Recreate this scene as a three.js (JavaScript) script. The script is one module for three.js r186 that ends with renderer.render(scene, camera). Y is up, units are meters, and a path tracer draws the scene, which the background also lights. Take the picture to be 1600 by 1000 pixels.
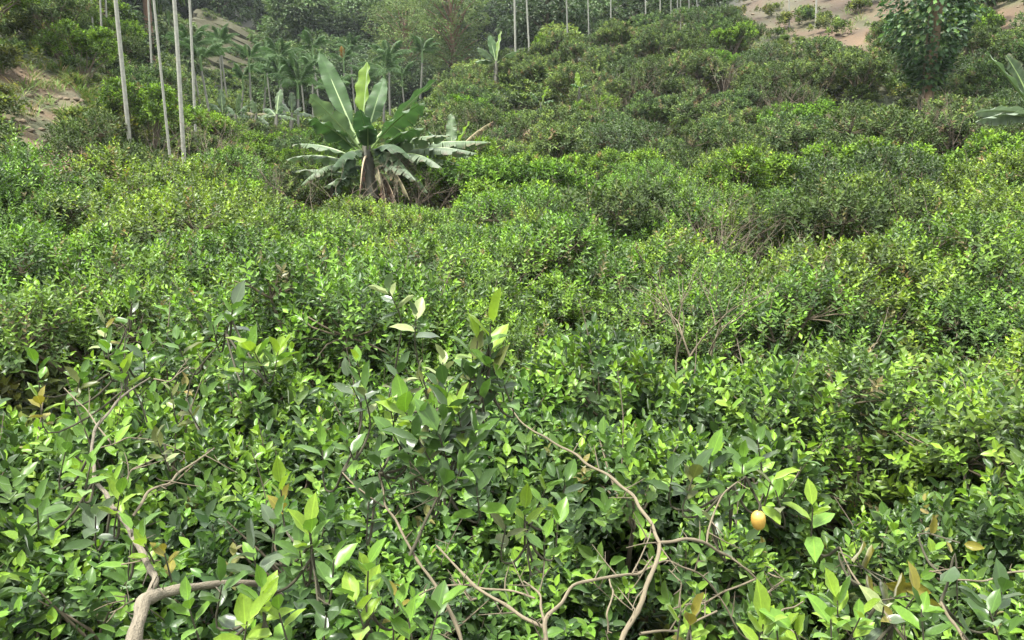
import * as THREE from 'three';
import { mergeGeometries } from 'three/addons/utils/BufferGeometryUtils.js';

// ---------- camera, sky, sun, exposure ----------
const scene = new THREE.Scene();
const RES = 1000, F = 1237, PITCH = THREE.MathUtils.degToRad(11.5), EYE = 3.1;
const camera = new THREE.PerspectiveCamera(2 * Math.atan(RES / 2 / F) * 180 / Math.PI, 1.6, 0.1, 1500);
camera.position.set(0, EYE, 0);
camera.rotation.x = -PITCH;
camera.updateMatrixWorld(true);
const renderer = new THREE.WebGLRenderer({ antialias: true });
renderer.toneMapping = THREE.LinearToneMapping;
renderer.toneMappingExposure = 6.6;
renderer.shadowMap.enabled = true;

{ // overcast sky: brightest overhead, soft cloud
  const W = 256, H = 128, d = new Float32Array(W * H * 4);
  for (let y = 0; y < H; y++) for (let x = 0; x < W; x++) {
    const el = ((y + 0.5) / H - 0.5) * Math.PI, az = (x / W) * Math.PI * 2, s = Math.max(0, Math.sin(el));
    const cloud = 1 + 0.06 * Math.sin(az * 3 + el * 5) + 0.05 * Math.sin(az * 7 - el * 11 + 2) + 0.04 * Math.sin(az * 13 + el * 19);
    const L = (0.33 + 0.42 * s) * cloud, i = (y * W + x) * 4;
    d[i] = L * 0.97; d[i + 1] = L * 1.0; d[i + 2] = L * 1.04; d[i + 3] = 1;
  }
  const sky = new THREE.DataTexture(d, W, H, THREE.RGBAFormat, THREE.FloatType);
  sky.mapping = THREE.EquirectangularReflectionMapping; sky.magFilter = THREE.LinearFilter; sky.wrapS = THREE.RepeatWrapping; sky.needsUpdate = true;
  scene.background = sky; scene.environment = sky;
}
const sun = new THREE.DirectionalLight(new THREE.Color(1, 0.96, 0.9), 2.4);
sun.position.set(-16, 48, -14); sun.target.position.set(0, 0, -20);
sun.castShadow = true; sun.shadow.radius = 18;
Object.assign(sun.shadow.camera, { left: -60, right: 60, top: 60, bottom: -60, near: 1, far: 160 });
scene.add(sun, sun.target);
scene.fog = new THREE.FogExp2(new THREE.Color(0.86, 0.93, 1.0), 0.00022);

// ---------- helpers ----------
const V = (x, y, z) => new THREE.Vector3(x, y, z);
const UPV = V(0, 1, 0);
function rng(seed) { let a = (seed * 2654435761) >>> 0; return () => { a = (a + 0x6d2b79f5) | 0; let t = Math.imul(a ^ (a >>> 15), 1 | a); t = (t + Math.imul(t ^ (t >>> 7), 61 | t)) ^ t; return ((t ^ (t >>> 14)) >>> 0) / 4294967296; }; }
const lerp = (a, b, t) => a + (b - a) * t, clamp = (x, a, b) => Math.min(b, Math.max(a, x));
const sstep = (a, b, x) => { const t = clamp((x - a) / (b - a), 0, 1); return t * t * (3 - 2 * t); };
const hash2 = (x, y) => { let h = (Math.imul(x, 374761393) + Math.imul(y, 668265263)) | 0; h = Math.imul(h ^ (h >>> 13), 1274126177); return ((h ^ (h >>> 16)) >>> 0) / 4294967296; };
function vnoise(x, y) { const i = Math.floor(x), j = Math.floor(y), u = x - i, v = y - j, s = u * u * (3 - 2 * u), t = v * v * (3 - 2 * v); return lerp(lerp(hash2(i, j), hash2(i + 1, j), s), lerp(hash2(i, j + 1), hash2(i + 1, j + 1), s), t); }
const fbm = (x, y) => vnoise(x, y) * 0.55 + vnoise(x * 2.1 + 7, y * 2.1 - 3) * 0.3 + vnoise(x * 4.3 - 9, y * 4.3 + 5) * 0.15;
const counts = {};
function numbered(n) { const k = counts[n] ?? 0; counts[n] = k + 1; return k ? `${n}_${String(k).padStart(3, '0')}` : n; }
function tag(o, label, category, group, kind) { if (label) o.userData.label = label; if (category) o.userData.category = category; if (group) o.userData.group = group; if (kind) o.userData.kind = kind; return o; }
function shade(o) { o.traverse((c) => { if (c.isMesh) { c.castShadow = true; c.receiveShadow = true; } }); return o; }
function thing(name, label, category, pos, group) { const o = new THREE.Group(); o.name = numbered(name); tag(o, label, category, group); o.position.copy(pos); scene.add(o); return o; }
function mesh(name, geo, mat, parent, kind) { const m = new THREE.Mesh(geo, mat); m.name = name; m.castShadow = m.receiveShadow = true; if (kind) m.userData.kind = kind; parent.add(m); return m; }
// a point seen at that pixel of the photograph (1600 x 1000), that far along the camera's axis
function at(px, py, depth) { return V(((px - 800) / F) * depth, -((py - 500) / F) * depth, -depth).applyMatrix4(camera.matrixWorld); }
const azOf = (px) => Math.atan2((px - 800) * Math.cos(PITCH), F);
const pxOf = (x, z) => { const a = Math.atan2(x, -z); return Math.abs(a) > 1.25 ? Math.sign(a) * 4000 + 800 : 800 + (Math.tan(a) * F) / Math.cos(PITCH); };
const elevTan = (py) => Math.tan(-PITCH - Math.atan((py - 500) / F));   // tangent of the elevation along the middle column

// ---------- terrain ----------
const DG = [14, 18, 22, 26, 30, 36, 44, 55, 75, 100, 150, 230];
const COLS = [
  [-300, [215, 120, 60, 10, -30, -90, -140, -170, -200, -220, -240, -250]],
  [0, [262, 145, 64, 24, -6, -45, -75, -105, -125, -150, -160, -180]],
  [120, [275, 172, 96, 62, 40, 18, 2, -20, -50, -90, -120, -160]],
  [170, [285, 205, 140, 100, 76, 52, 34, 20, 0, -40, -90, -150]],
  [240, [292, 232, 190, 158, 138, 120, 108, 96, 60, 20, -50, -130]],
  [310, [300, 250, 225, 207, 197, 190, 182, 168, 118, 40, -40, -120]],
  [450, [318, 262, 238, 220, 207, 197, 188, 176, 150, 62, -30, -120]],
  [600, [330, 275, 246, 226, 212, 200, 188, 176, 150, 62, -30, -120]],
  [750, [326, 270, 240, 215, 190, 150, 112, 124, 130, 62, -30, -120]],
  [900, [320, 262, 232, 200, 165, 112, 60, 54, 74, 40, -30, -120]],
  [1050, [322, 262, 230, 192, 150, 90, 32, 8, 0, -20, -60, -140]],
  [1200, [325, 262, 225, 180, 132, 70, 22, -30, -80, -110, -130, -170]],
  [1400, [320, 255, 212, 162, 112, 50, -5, -70, -120, -140, -160, -180]],
  [1600, [310, 240, 190, 132, 78, 10, -60, -120, -160, -180, -190, -200]],
  [1900, [290, 205, 150, 92, 34, -36, -100, -150, -180, -200, -210, -220]],
].map(([px, r]) => [px, r.map((py, i) => DG[i] * elevTan(py))]);
function canopyRel(px, D) {       // height of the leaf canopy relative to the eye
  px = clamp(px, -300, 1900);
  let c = 0; while (c < COLS.length - 2 && COLS[c + 1][0] < px) c++;
  const t = sstep(0, 1, (px - COLS[c][0]) / (COLS[c + 1][0] - COLS[c][0])), col = (i) => lerp(COLS[c][1][i], COLS[c + 1][1][i], t);
  const near = -1.52 + 0.035 * D;
  if (D <= 9) return near;
  const xs = [5, 9, ...DG], val = (i) => (i < 2 ? -1.52 + 0.035 * xs[i] : col(i - 2));
  let i = 1; while (i < xs.length - 2 && xs[i + 1] < D) i++;
  const h = xs[i + 1] - xs[i], s = clamp((D - xs[i]) / h, 0, 1), y0 = val(i), y1 = val(i + 1);
  const m0 = (y1 - val(i - 1)) / (xs[i + 1] - xs[i - 1]), m1 = i + 2 < xs.length ? (val(i + 2) - y0) / (xs[i + 2] - xs[i]) : (y1 - y0) / h;
  return (2 * s ** 3 - 3 * s * s + 1) * y0 + (s ** 3 - 2 * s * s + s) * h * m0 + (-2 * s ** 3 + 3 * s * s) * y1 + (s ** 3 - s * s) * h * m1;
}
const BUSH = 1.4;
function ground(x, z) {
  const D = Math.hypot(x, z), px = pxOf(x, z);
  let h = EYE + canopyRel(px, D) - BUSH;
  if (Math.abs(px - 800) >= 3000 && D > 9) h = 0.4 + Math.min(D - 9, 60) * 0.16;
  h = lerp(1.5, h, sstep(0.4, 2.6, D));
  return h + (fbm(x * 0.35 + 40, z * 0.35) - 0.5) * 0.24 * sstep(2, 8, D) + (vnoise(x * 1.7, z * 1.7) - 0.5) * 0.06;
}
const spot = (px, D, up = 0) => { const a = azOf(px), x = Math.sin(a) * D, z = -Math.cos(a) * D; return V(x, ground(x, z) + up, z); };
// where the earth lies bare
function bare(px, D) {
  const n = (fbm(px * 0.02, D * 0.9) - 0.5) * 0.7, e = (cx, cd, rx, rd) => 1 - Math.hypot((px - cx) / rx, (D - cd) / rd) + n;
  return Math.max(e(80, 19.4, 150, 5.6), e(122, 16.0, 56, 2.8), e(815, 33.5, 62, 5.0), e(1290, 27, 62, 2.6), e(1320, 47, 130, 11), e(1195, 51, 56, 8), e(1600, 37, 90, 5), e(1560, 46, 120, 7));
}
const texNoise = (seed, size, fn) => { const c = new Uint8Array(size * size * 4); for (let y = 0; y < size; y++) for (let x = 0; x < size; x++) { const v = fn(x, y), i = (y * size + x) * 4; c[i] = v[0]; c[i + 1] = v[1]; c[i + 2] = v[2]; c[i + 3] = 255; } const t = new THREE.DataTexture(c, size, size); t.wrapS = t.wrapT = THREE.RepeatWrapping; t.magFilter = THREE.LinearFilter; t.needsUpdate = true; return t; };
const tile = (f, s) => (x, y) => { const u = x / s, v = y / s; const a = f(x, y), b = f(x - s, y), c = f(x, y - s), d = f(x - s, y - s); return lerp(lerp(a, b, u), lerp(c, d, u), v); };
const soilTex = texNoise(1, 256, (() => { const f = tile((x, y) => fbm(x / 14 + 50, y / 14 + 50) * 0.6 + vnoise(x / 3, y / 3) * 0.4, 256); return (x, y) => { const v = 150 + 105 * f(x, y); return [v, v, v]; }; })());
soilTex.repeat.set(1, 1);
const barkTex = texNoise(2, 128, (() => { const f = tile((x, y) => fbm(x / 9 + 20, y / 22 + 60) * 0.7 + vnoise(x / 2.2, y / 3) * 0.3, 128); return (x, y) => { const v = 60 + 195 * Math.pow(f(x, y), 0.8); return [v, v, v * 0.94]; }; })());
const ringTex = texNoise(3, 128, (x, y) => { const ring = Math.abs(((y / 128) * 6) % 1 - 0.5) > 0.45 ? 0.86 : 1, v = 255 * ring * (0.5 + 0.5 * fbm(x / 16 + 3, y / 34 + 8)); return [v, v, v]; });
const veinTex = texNoise(4, 128, (x, y) => { const k = (Math.sin((y / 128) * Math.PI * 2 * 9) * 0.5 + 0.5) * 0.16 + vnoise(x / 20, y / 5) * 0.12; const v = 255 * (1 - k); return [v, v, v]; });

{
  const rows = [0, 0.6, 1.2, 1.8]; for (let d = 2.4; d < 430; d *= 1.028) rows.push(d);
  const A = 360, pos = [], col = [], uv = [], idx = [];
  const angles = []; for (let i = 0; i < A; i++) { const u = (i / A) * 2 - 1; angles.push(Math.sign(u) * (Math.abs(u) < 0.72 ? Math.abs(u) * 1.08 : 0.7776 + ((Math.abs(u) - 0.72) / 0.28) * (Math.PI - 0.7776))); }
  for (const D of rows) for (const a of angles) {
    const x = Math.sin(a) * D, z = -Math.cos(a) * D, px = pxOf(x, z);
    pos.push(x, ground(x, z), z); uv.push(x / 2.2, z / 2.2);
    const b = sstep(-0.12, 0.22, bare(px, D)), n = fbm(x * 0.6, z * 0.6), g = sstep(0.35, 0.65, fbm(x * 0.25 + 90, z * 0.25));
    const far = 1 - 0.45 * sstep(38, 60, D), litter = [lerp(0.022, 0.045, n), lerp(0.024, 0.055, n) * lerp(0.8, 1.1, g), lerp(0.012, 0.02, n)];
    const red = sstep(35, 48, D), dn = 0.55 + 0.9 * fbm(x * 1.7, z * 1.7 + 30), moss = sstep(0.42, 0.7, fbm(x * 0.9 + 11, z * 0.9)) * (1 - 0.4 * red), dirt = [lerp(lerp(0.09, 0.05, red), 0.046, moss) * dn, lerp(lerp(0.056, 0.031, red), 0.054, moss) * dn, lerp(lerp(0.026, 0.0145, red), 0.018, moss) * dn];
    for (let c = 0; c < 3; c++) col.push(lerp(litter[c] * far, dirt[c], b));
  }
  for (let r = 0; r < rows.length - 1; r++) for (let i = 0; i < A; i++) { const j = (i + 1) % A, a = r * A + i, b = r * A + j, c = a + A, d = b + A; idx.push(a, b, c, b, d, c); }
  const g = new THREE.BufferGeometry();
  g.setAttribute('position', new THREE.Float32BufferAttribute(pos, 3)); g.setAttribute('color', new THREE.Float32BufferAttribute(col, 3)); g.setAttribute('uv', new THREE.Float32BufferAttribute(uv, 2)); g.setIndex(idx); g.computeVertexNormals();
  const t = mesh('ground', g, new THREE.MeshStandardMaterial({ vertexColors: true, map: soilTex, bumpMap: soilTex, bumpScale: 0.05, roughness: 1, side: THREE.DoubleSide }), scene);
  tag(t, 'sloping valley ground of leaf litter and bare orange earth', null, null, 'structure');
}

// ---------- leaves ----------
class Leaves {
  constructor() { this.p = []; this.c = []; this.i = []; this.u = []; }
  // one leaf: base, direction, face normal, length, width, colour; lod 0 fine, 1 folded diamond with shoulders, 2 two faces
  add(b, d, n, len, wid, col, lod, curl = 0.18, fold = 0.22) {
    const s = _s.crossVectors(d, n).normalize(), nn = _n.crossVectors(s, d).normalize(), p = this.p, o = p.length / 3;
    const put = (t, w, h, k) => { p.push(b.x + d.x * t * len + s.x * w * wid + nn.x * h, b.y + d.y * t * len + s.y * w * wid + nn.y * h, b.z + d.z * t * len + s.z * w * wid + nn.z * h); this.c.push(col[0] * k, col[1] * k, col[2] * k); this.u.push(0.5 + w * 0.98, t); };
    const f = fold * wid, q = curl * len;
    if (lod === 0) {
      const T = [0, 0.22, 0.5, 0.78, 1], Wd = [0, 0.36, 0.5, 0.33, 0];
      for (let r = 0; r < 5; r++) put(T[r], 0, -f * (r > 0 && r < 4 ? 1 : 0.5) - q * T[r] * T[r], 1.15);
      for (let r = 1; r < 4; r++) { { const e1 = Math.sin(b.x * 91 + r * 2.3) * 0.05 * wid, e2 = Math.sin(b.z * 83 + r * 2.9) * 0.05 * wid; put(T[r], -Wd[r], e1 - q * T[r] * T[r], 1.06); put(T[r], Wd[r], e2 - q * T[r] * T[r], 1.1); } }
      const L = (r) => o + 5 + (r - 1) * 2, R = (r) => L(r) + 1;
      this.i.push(o, L(1), o + 1, o, o + 1, R(1));
      for (let r = 1; r < 3; r++) this.i.push(o + r, L(r), L(r + 1), o + r, L(r + 1), o + r + 1, o + r, R(r + 1), R(r), o + r, o + r + 1, R(r + 1));
      this.i.push(o + 3, L(3), o + 4, o + 3, o + 4, R(3));
    } else if (lod === 1) {
      put(0, 0, 0, 1.3); put(0.48, -0.46, -q * 0.2, 1.25); put(0.48, 0.46, -q * 0.2, 1.25); put(0.52, 0, -f - q * 0.25, 1.25); put(1, 0, -q, 1.25);
      this.i.push(o, o + 1, o + 3, o, o + 3, o + 2, o + 3, o + 1, o + 4, o + 3, o + 4, o + 2);
    } else {
      put(0, 0, -f, 1.25); put(0.5, -0.5, 0, 1.25); put(0.5, 0.5, 0, 1.25); put(1, 0, -f - q, 1.25);
      this.i.push(o, o + 1, o + 3, o, o + 3, o + 2);
    }
  }
  geo() {
    const g = new THREE.BufferGeometry();
    g.setAttribute('position', new THREE.Float32BufferAttribute(this.p, 3)); g.setAttribute('color', new THREE.Float32BufferAttribute(this.c, 3)); g.setAttribute('uv', new THREE.Float32BufferAttribute(this.u, 2)); g.setIndex(this.i); g.computeVertexNormals(); return g;
  }
}
const leafTex = texNoise(5, 128, (x, y) => { // midrib, side veins and mottling
  const u = Math.abs(x / 127 - 0.5) * 2, t = y / 127, rib = Math.exp(-((u / 0.05) ** 2)), ph = (t * 9 - u * 1.6) % 1, vein = Math.exp(-(((ph < 0 ? ph + 1 : ph) - 0.5) ** 2) / 0.006) * 0.5, m = fbm(x / 11 + 4, y / 11 + 9) * 0.7 + vnoise(x / 3, y / 3) * 0.3;
  const v = 255 * clamp(0.52 + 0.36 * m + 0.34 * rib + 0.16 * vein * (1 - u), 0, 1); return [clamp(v * 1.02 + rib * 20, 0, 255), v, v * (0.8 + 0.2 * m)]; });
leafTex.colorSpace = THREE.NoColorSpace;
const _s = V(), _n = V(), _a = V(), _b = V(), _d = V();
function leafMat(color, o = {}) { return new THREE.MeshPhysicalMaterial({ color: new THREE.Color().setRGB(...color), vertexColors: true, side: THREE.DoubleSide, roughness: 1, map: leafTex, clearcoat: 0.3, clearcoatRoughness: 0.33, transmission: 0.36, thickness: 0, specularIntensity: 0.4, ...o }); }
const M = {
  leaf: leafMat([1, 1, 1]), leafCool: leafMat([0.82, 0.92, 0.9]), leafWarm: leafMat([1.15, 1.0, 0.9]),
  slope: leafMat([1, 1, 1], { clearcoat: 0.16, clearcoatRoughness: 0.5, transmission: 0.28 }),
  slopeB: leafMat([1.12, 1.08, 0.95], { clearcoat: 0.16, clearcoatRoughness: 0.5, transmission: 0.28 }),
  slopeC: leafMat([0.82, 0.92, 0.9], { clearcoat: 0.16, clearcoatRoughness: 0.5, transmission: 0.28 }),
  tree: leafMat([1, 1, 1], { clearcoat: 0.15, clearcoatRoughness: 0.6, transmission: 0.3 }),
  bark: new THREE.MeshStandardMaterial({ color: new THREE.Color().setRGB(0.17, 0.145, 0.105), map: barkTex, bumpMap: barkTex, bumpScale: 0.009, roughness: 0.95 }),
  twig: new THREE.MeshStandardMaterial({ color: new THREE.Color().setRGB(0.17, 0.14, 0.09), map: barkTex, bumpMap: barkTex, bumpScale: 0.002, roughness: 0.9 }),
  darkTwig: new THREE.MeshStandardMaterial({ color: new THREE.Color().setRGB(0.06, 0.055, 0.03), map: barkTex, roughness: 0.9 }),
  dead: new THREE.MeshStandardMaterial({ color: new THREE.Color().setRGB(0.17, 0.135, 0.1), map: barkTex, roughness: 1 }),
  stem: new THREE.MeshStandardMaterial({ color: new THREE.Color().setRGB(0.16, 0.13, 0.085), map: barkTex, roughness: 1 }),
  palmBark: new THREE.MeshStandardMaterial({ color: new THREE.Color().setRGB(0.31, 0.31, 0.255), map: ringTex, bumpMap: ringTex, bumpScale: 0.003, roughness: 0.9 }),
  greyBark: new THREE.MeshStandardMaterial({ color: new THREE.Color().setRGB(0.2, 0.2, 0.16), map: ringTex, roughness: 0.9 }),
  redBark: new THREE.MeshStandardMaterial({ color: new THREE.Color().setRGB(0.2, 0.125, 0.085), map: barkTex, bumpMap: barkTex, bumpScale: 0.02, roughness: 1 }),
  orangeBark: new THREE.MeshStandardMaterial({ color: new THREE.Color().setRGB(0.27, 0.185, 0.12), map: barkTex, bumpMap: barkTex, bumpScale: 0.02, roughness: 1 }),
};
// single leaves that are parts: shared shapes and tones
const leafShapes = [0, 1, 2, 3].map((k) => { const L = new Leaves(), r = rng(90 + k); L.add(V(0, 0, 0), V(0, 0, -1), V(0, 1, 0), 1, 0.46 + r() * 0.12, [1, 1, 1], 0, 0.08 + k * 0.11, 0.16 + r() * 0.18); return L.geo(); });
const TONE = {
  dark: leafMat([0.03, 0.072, 0.011], { clearcoat: 0.5, clearcoatRoughness: 0.3 }), mid: leafMat([0.055, 0.128, 0.013], { clearcoat: 0.45, clearcoatRoughness: 0.3 }), fresh: leafMat([0.1, 0.215, 0.014], { clearcoat: 0.4, clearcoatRoughness: 0.33 }),
  bright: leafMat([0.18, 0.3, 0.018], { transmission: 0.45 }), yellow: leafMat([0.16, 0.15, 0.012], { transmission: 0.4 }), olive: leafMat([0.078, 0.1, 0.017]), grey: leafMat([0.06, 0.1, 0.04], { clearcoat: 1, clearcoatRoughness: 0.3 }), pale: leafMat([0.2, 0.25, 0.1], { transmission: 0.3 }),
};
const _m = new THREE.Matrix4();
function placeLeaf(parent, b, d, n, len, tone, k) {
  const o = mesh('leaf', leafShapes[k & 3], TONE[tone], parent);
  const zz = d.clone().negate().normalize(), xx = V().crossVectors(n, zz).normalize(), yy = V().crossVectors(zz, xx);
  o.quaternion.setFromRotationMatrix(_m.makeBasis(xx, yy, zz)); o.position.copy(b); o.scale.setScalar(len); return o;
}
// tapered tube through points
function tube(pts, radii, seg = 7, sub = 4, around = 1, along = 9) {
  const curve = new THREE.CatmullRomCurve3(pts, false, 'centripetal'), N = Math.max(2, (pts.length - 1) * sub), pos = [], uv = [], idx = [];
  const nrm = V(); let prev = null, run = 0, last = pts[0];
  for (let i = 0; i <= N; i++) {
    const t = i / N, c = curve.getPoint(t), tan = curve.getTangent(t).normalize();
    if (!prev) { nrm.set(Math.abs(tan.y) < 0.9 ? 0 : 1, Math.abs(tan.y) < 0.9 ? 1 : 0, 0); } nrm.addScaledVector(tan, -nrm.dot(tan)).normalize(); prev = tan;
    const bi = V().crossVectors(tan, nrm), q = t * (radii.length - 1), k = Math.min(radii.length - 2, Math.floor(q)), r = lerp(radii[k], radii[k + 1], q - k);
    run += c.distanceTo(last); last = c;
    for (let j = 0; j <= seg; j++) { const a = (j / seg) * Math.PI * 2, x = Math.cos(a) * r, y = Math.sin(a) * r; pos.push(c.x + nrm.x * x + bi.x * y, c.y + nrm.y * x + bi.y * y, c.z + nrm.z * x + bi.z * y); uv.push((j / seg) * around, run * along); }
  }
  for (let i = 0; i < N; i++) for (let j = 0; j < seg; j++) { const a = i * (seg + 1) + j, b = a + seg + 1; idx.push(a, a + 1, b, b, a + 1, b + 1); }
  const g = new THREE.BufferGeometry();
  g.setAttribute('position', new THREE.Float32BufferAttribute(pos, 3)); g.setAttribute('uv', new THREE.Float32BufferAttribute(uv, 2)); g.setIndex(idx); g.computeVertexNormals(); return g;
}

// ---------- lemon bushes ----------
const PAL = {
  field: { old: [0.034, 0.074, 0.009], mid: [0.075, 0.145, 0.013], fresh: [0.128, 0.245, 0.013], odd: [0.13, 0.115, 0.04], pNew: 0.36, pOdd: 0.02 },
  near: { old: [0.028, 0.07, 0.009], mid: [0.06, 0.132, 0.012], fresh: [0.125, 0.245, 0.016], odd: [0.15, 0.14, 0.035], pNew: 0.34, pOdd: 0.008 },
  slope: { old: [0.036, 0.066, 0.021], mid: [0.066, 0.112, 0.029], fresh: [0.115, 0.185, 0.038], odd: [0.12, 0.095, 0.055], pNew: 0.25, pOdd: 0.06 },
  dark: { old: [0.026, 0.05, 0.009], mid: [0.044, 0.08, 0.012], fresh: [0.075, 0.125, 0.018], odd: [0.1, 0.1, 0.03], pNew: 0.12, pOdd: 0.02 },
  yellow: { old: [0.1, 0.14, 0.02], mid: [0.18, 0.2, 0.025], fresh: [0.28, 0.29, 0.03], odd: [0.3, 0.24, 0.03], pNew: 0.5, pOdd: 0.1 },
};
function bushShape(seed, { R, H, shoots, per, lod, len, pal, inner = 0.2, lobesN = 9, lobe = [0.3, 0.22], fat = 0.44 }) {
  const r = rng(seed), B = new Leaves(), P = PAL[pal], lobes = [], tips = [], loose = [];
  for (let i = 0; i < lobesN; i++) { const a = i * 2.4 + r() * 1.2, q = i === 0 ? 0 : Math.sqrt((i + r()) / lobesN) * R * 0.78, lr = R * (lobe[0] + r() * lobe[1]); lobes.push([V(Math.cos(a) * q, H * (0.44 + 0.34 * (1 - (q / R) ** 2) + (r() - 0.5) * 0.34), Math.sin(a) * q), lr, lr * (0.75 + r() * 0.4), r()]); }
  let made = 0, tries = 0;
  while (made < shoots && tries++ < shoots * 12) {
    const [c, lr, lh, tone] = lobes[Math.floor(r() * lobes.length)], y = -0.45 + 1.45 * Math.sqrt(r()), a = r() * Math.PI * 2, q = Math.sqrt(Math.max(0, 1 - y * y)), deep = r() < inner;
    const u = V(Math.cos(a) * q, y, Math.sin(a) * q), sc = deep ? 0.4 + 0.4 * r() : 0.9 + r() * 0.22, p = V(c.x + u.x * lr * sc, c.y + u.y * lh * sc, c.z + u.z * lr * sc);
    if (p.y < 0.12) continue;
    if (!deep && lobes.some((l) => l[0] !== c && Math.hypot((p.x - l[0].x) / l[1], (p.y - l[0].y) / l[2], (p.z - l[0].z) / l[1]) < 0.82)) continue;
    made++; const big = 0.72 + r() * 0.6;
    const dir = V(u.x * 0.7 + (r() - 0.5) * 0.7, u.y * 0.5 + 0.65 + (r() - 0.5) * 0.4, u.z * 0.7 + (r() - 0.5) * 0.7).normalize(), isNew = !deep && r() < P.pNew * (0.5 + tone), odd = r() < P.pOdd;
    const base = odd ? P.odd : isNew ? P.fresh : r() < 0.5 ? P.mid : P.old, L = (0.1 + r() * 0.13) * (isNew ? 1.25 : 1), n = Math.round(per * (0.7 + r() * 0.6)), a0 = r() * 6.28;
    tips.push([p.clone(), c]);
    const e1 = V().crossVectors(dir, Math.abs(dir.y) < 0.95 ? UPV : V(1, 0, 0)).normalize(), e2 = V().crossVectors(dir, e1);
    for (let k = 0; k < n; k++) {
      const t = (k + 0.5) / n, an = a0 + k * 2.4, open = lerp(1.15, 0.45, t) + (r() - 0.5) * 0.4;
      _a.copy(p).addScaledVector(dir, L * (t - 0.5));
      _d.set(0, 0, 0).addScaledVector(e1, Math.cos(an)).addScaledVector(e2, Math.sin(an));
      const rad = _d.clone();
      _d.multiplyScalar(Math.sin(open)).addScaledVector(dir, Math.cos(open)).normalize();
      const nn = dir.clone().addScaledVector(rad, -0.5).addScaledVector(UPV, 0.35);
      const g = 0.72 + r() * 0.56, w = r() * 0.22 - 0.08, lt = isNew ? lerp(0.8, 1.15, t) : 1, cl = [base[0] * g * (1 + w) * lt, base[1] * g * lt, base[2] * g];
      const ll = len * big * (0.7 + r() * 0.5) * (isNew && t > 0.7 ? 0.75 : 1);
      if (lod === 0 && !deep && u.y > 0.05 && r() < 0.045) loose.push([_a.clone(), _d.clone(), nn.clone(), ll * 1.15, isNew ? (r() < 0.5 ? 'bright' : 'fresh') : odd ? 'olive' : r() < 0.5 ? 'mid' : 'dark', Math.floor(r() * 4)]);
      else B.add(_a, _d, nn, ll, ll * (fat + r() * 0.16), cl, lod, 0.05 + r() * 0.4, 0.1 + r() * 0.35);
    }
  }
  // stems from the root to the lobes, twigs to some shoots
  const st = [], root = V(0, -0.15, 0);
  for (const [c, lr] of lobes) { const mid = V(c.x * 0.35 + (r() - 0.5) * 0.2, c.y * 0.55, c.z * 0.35 + (r() - 0.5) * 0.2); st.push(tube([root.clone().add(V((r() - 0.5) * 0.15, 0, (r() - 0.5) * 0.15)), mid, c.clone()], [0.03, 0.02, 0.01], 5, 3)); }
  for (let k = 0; k < tips.length; k += lod === 2 ? 16 : 7) { const [p, c] = tips[k], m = c.clone().lerp(p, 0.5).add(V((r() - 0.5) * 0.12, (r() - 0.5) * 0.1, (r() - 0.5) * 0.12)); st.push(tube([c.clone(), m, p.clone().lerp(c, -0.08)], [0.008, 0.006, 0.003], 4, 2)); }
  const bareT = [];
  for (let k = 0; k < 12 && tips.length; k++) { const [p, c] = tips[Math.floor(r() * tips.length)], d = p.clone().sub(c).normalize().add(V((r() - 0.5) * 0.8, 0.5, (r() - 0.5) * 0.8)).normalize(), L = 0.12 + r() * 0.26, b = p.clone().addScaledVector(d, -0.15), m = b.clone().addScaledVector(d, (L + 0.15) * 0.55).add(V((r() - 0.5) * 0.05, (r() - 0.5) * 0.05, (r() - 0.5) * 0.05)), e = b.clone().addScaledVector(d, L + 0.15);
    bareT.push(tube([b, m, e], [0.004, 0.003, 0.0015], 4, 2), tube([m.clone(), m.clone().add(V((r() - 0.5) * 0.16, 0.06 * r(), (r() - 0.5) * 0.16))], [0.0025, 0.001], 4, 2)); }
  return { foliage: B.geo(), stems: mergeGeometries(st), loose, bareT: mergeGeometries(bareT) };
}
const shapes = {
  near: [0, 1, 2, 3].map((k) => bushShape(11 + k, { R: 1.15, H: 1.55, shoots: 1080, per: 10, lod: 0, len: 0.067, pal: 'near', lobesN: 15, lobe: [0.22, 0.16], fat: 0.47 })),
  field: [0, 1, 2, 3, 4].map((k) => bushShape(31 + k, { R: 1.2, H: 1.6, shoots: 1250, per: 11, lod: 1, len: 0.055, pal: 'field', lobesN: 17, lobe: [0.2, 0.15], fat: 0.48 })),
  slope: [0, 1, 2, 3, 4].map((k) => bushShape(51 + k, { R: 1.2, H: 1.85, shoots: 800, per: 9, lod: 2, len: 0.08, pal: k < 3 ? 'slope' : 'field', lobesN: 11, lobe: [0.22, 0.17], inner: 0.12 })),
  dark: [0, 1, 2].map((k) => bushShape(71 + k, { R: 1.25, H: 1.65, shoots: 1000, per: 9, lod: 1, len: 0.07, pal: 'dark', lobesN: 13, lobe: [0.22, 0.16], inner: 0.12 })),
  yellow: [bushShape(81, { R: 0.9, H: 1.1, shoots: 330, per: 9, lod: 2, len: 0.1, pal: 'yellow', lobesN: 6 })],
};
const MATS = { near: [M.leaf, M.leafCool, M.leafWarm], field: [M.leaf, M.leafCool, M.leafWarm], slope: [M.slope, M.slopeB, M.slopeC], dark: [M.slope, M.leafCool], yellow: [M.leaf] };
function hillZone(px, D) {
  if (px > 1330) return D < 30 ? 'on the slope around the vine-clad tree' : 'on the slope above the vine-clad tree beside the orange earth';
  if (px > 1130) return D < 31 ? 'on the hillside around the small bare patch over the field' : 'on the hillside just below the bare orange earth';
  if (px > 930) return D < 31 ? 'on the lower hillside between young banana shoots and bare patch' : 'on the upper hillside under the close row of ridge palms';
  return D < 31 ? 'on the low slope beside the young banana shoots' : 'on the ridge slope under the white palm trunks';
}
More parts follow.
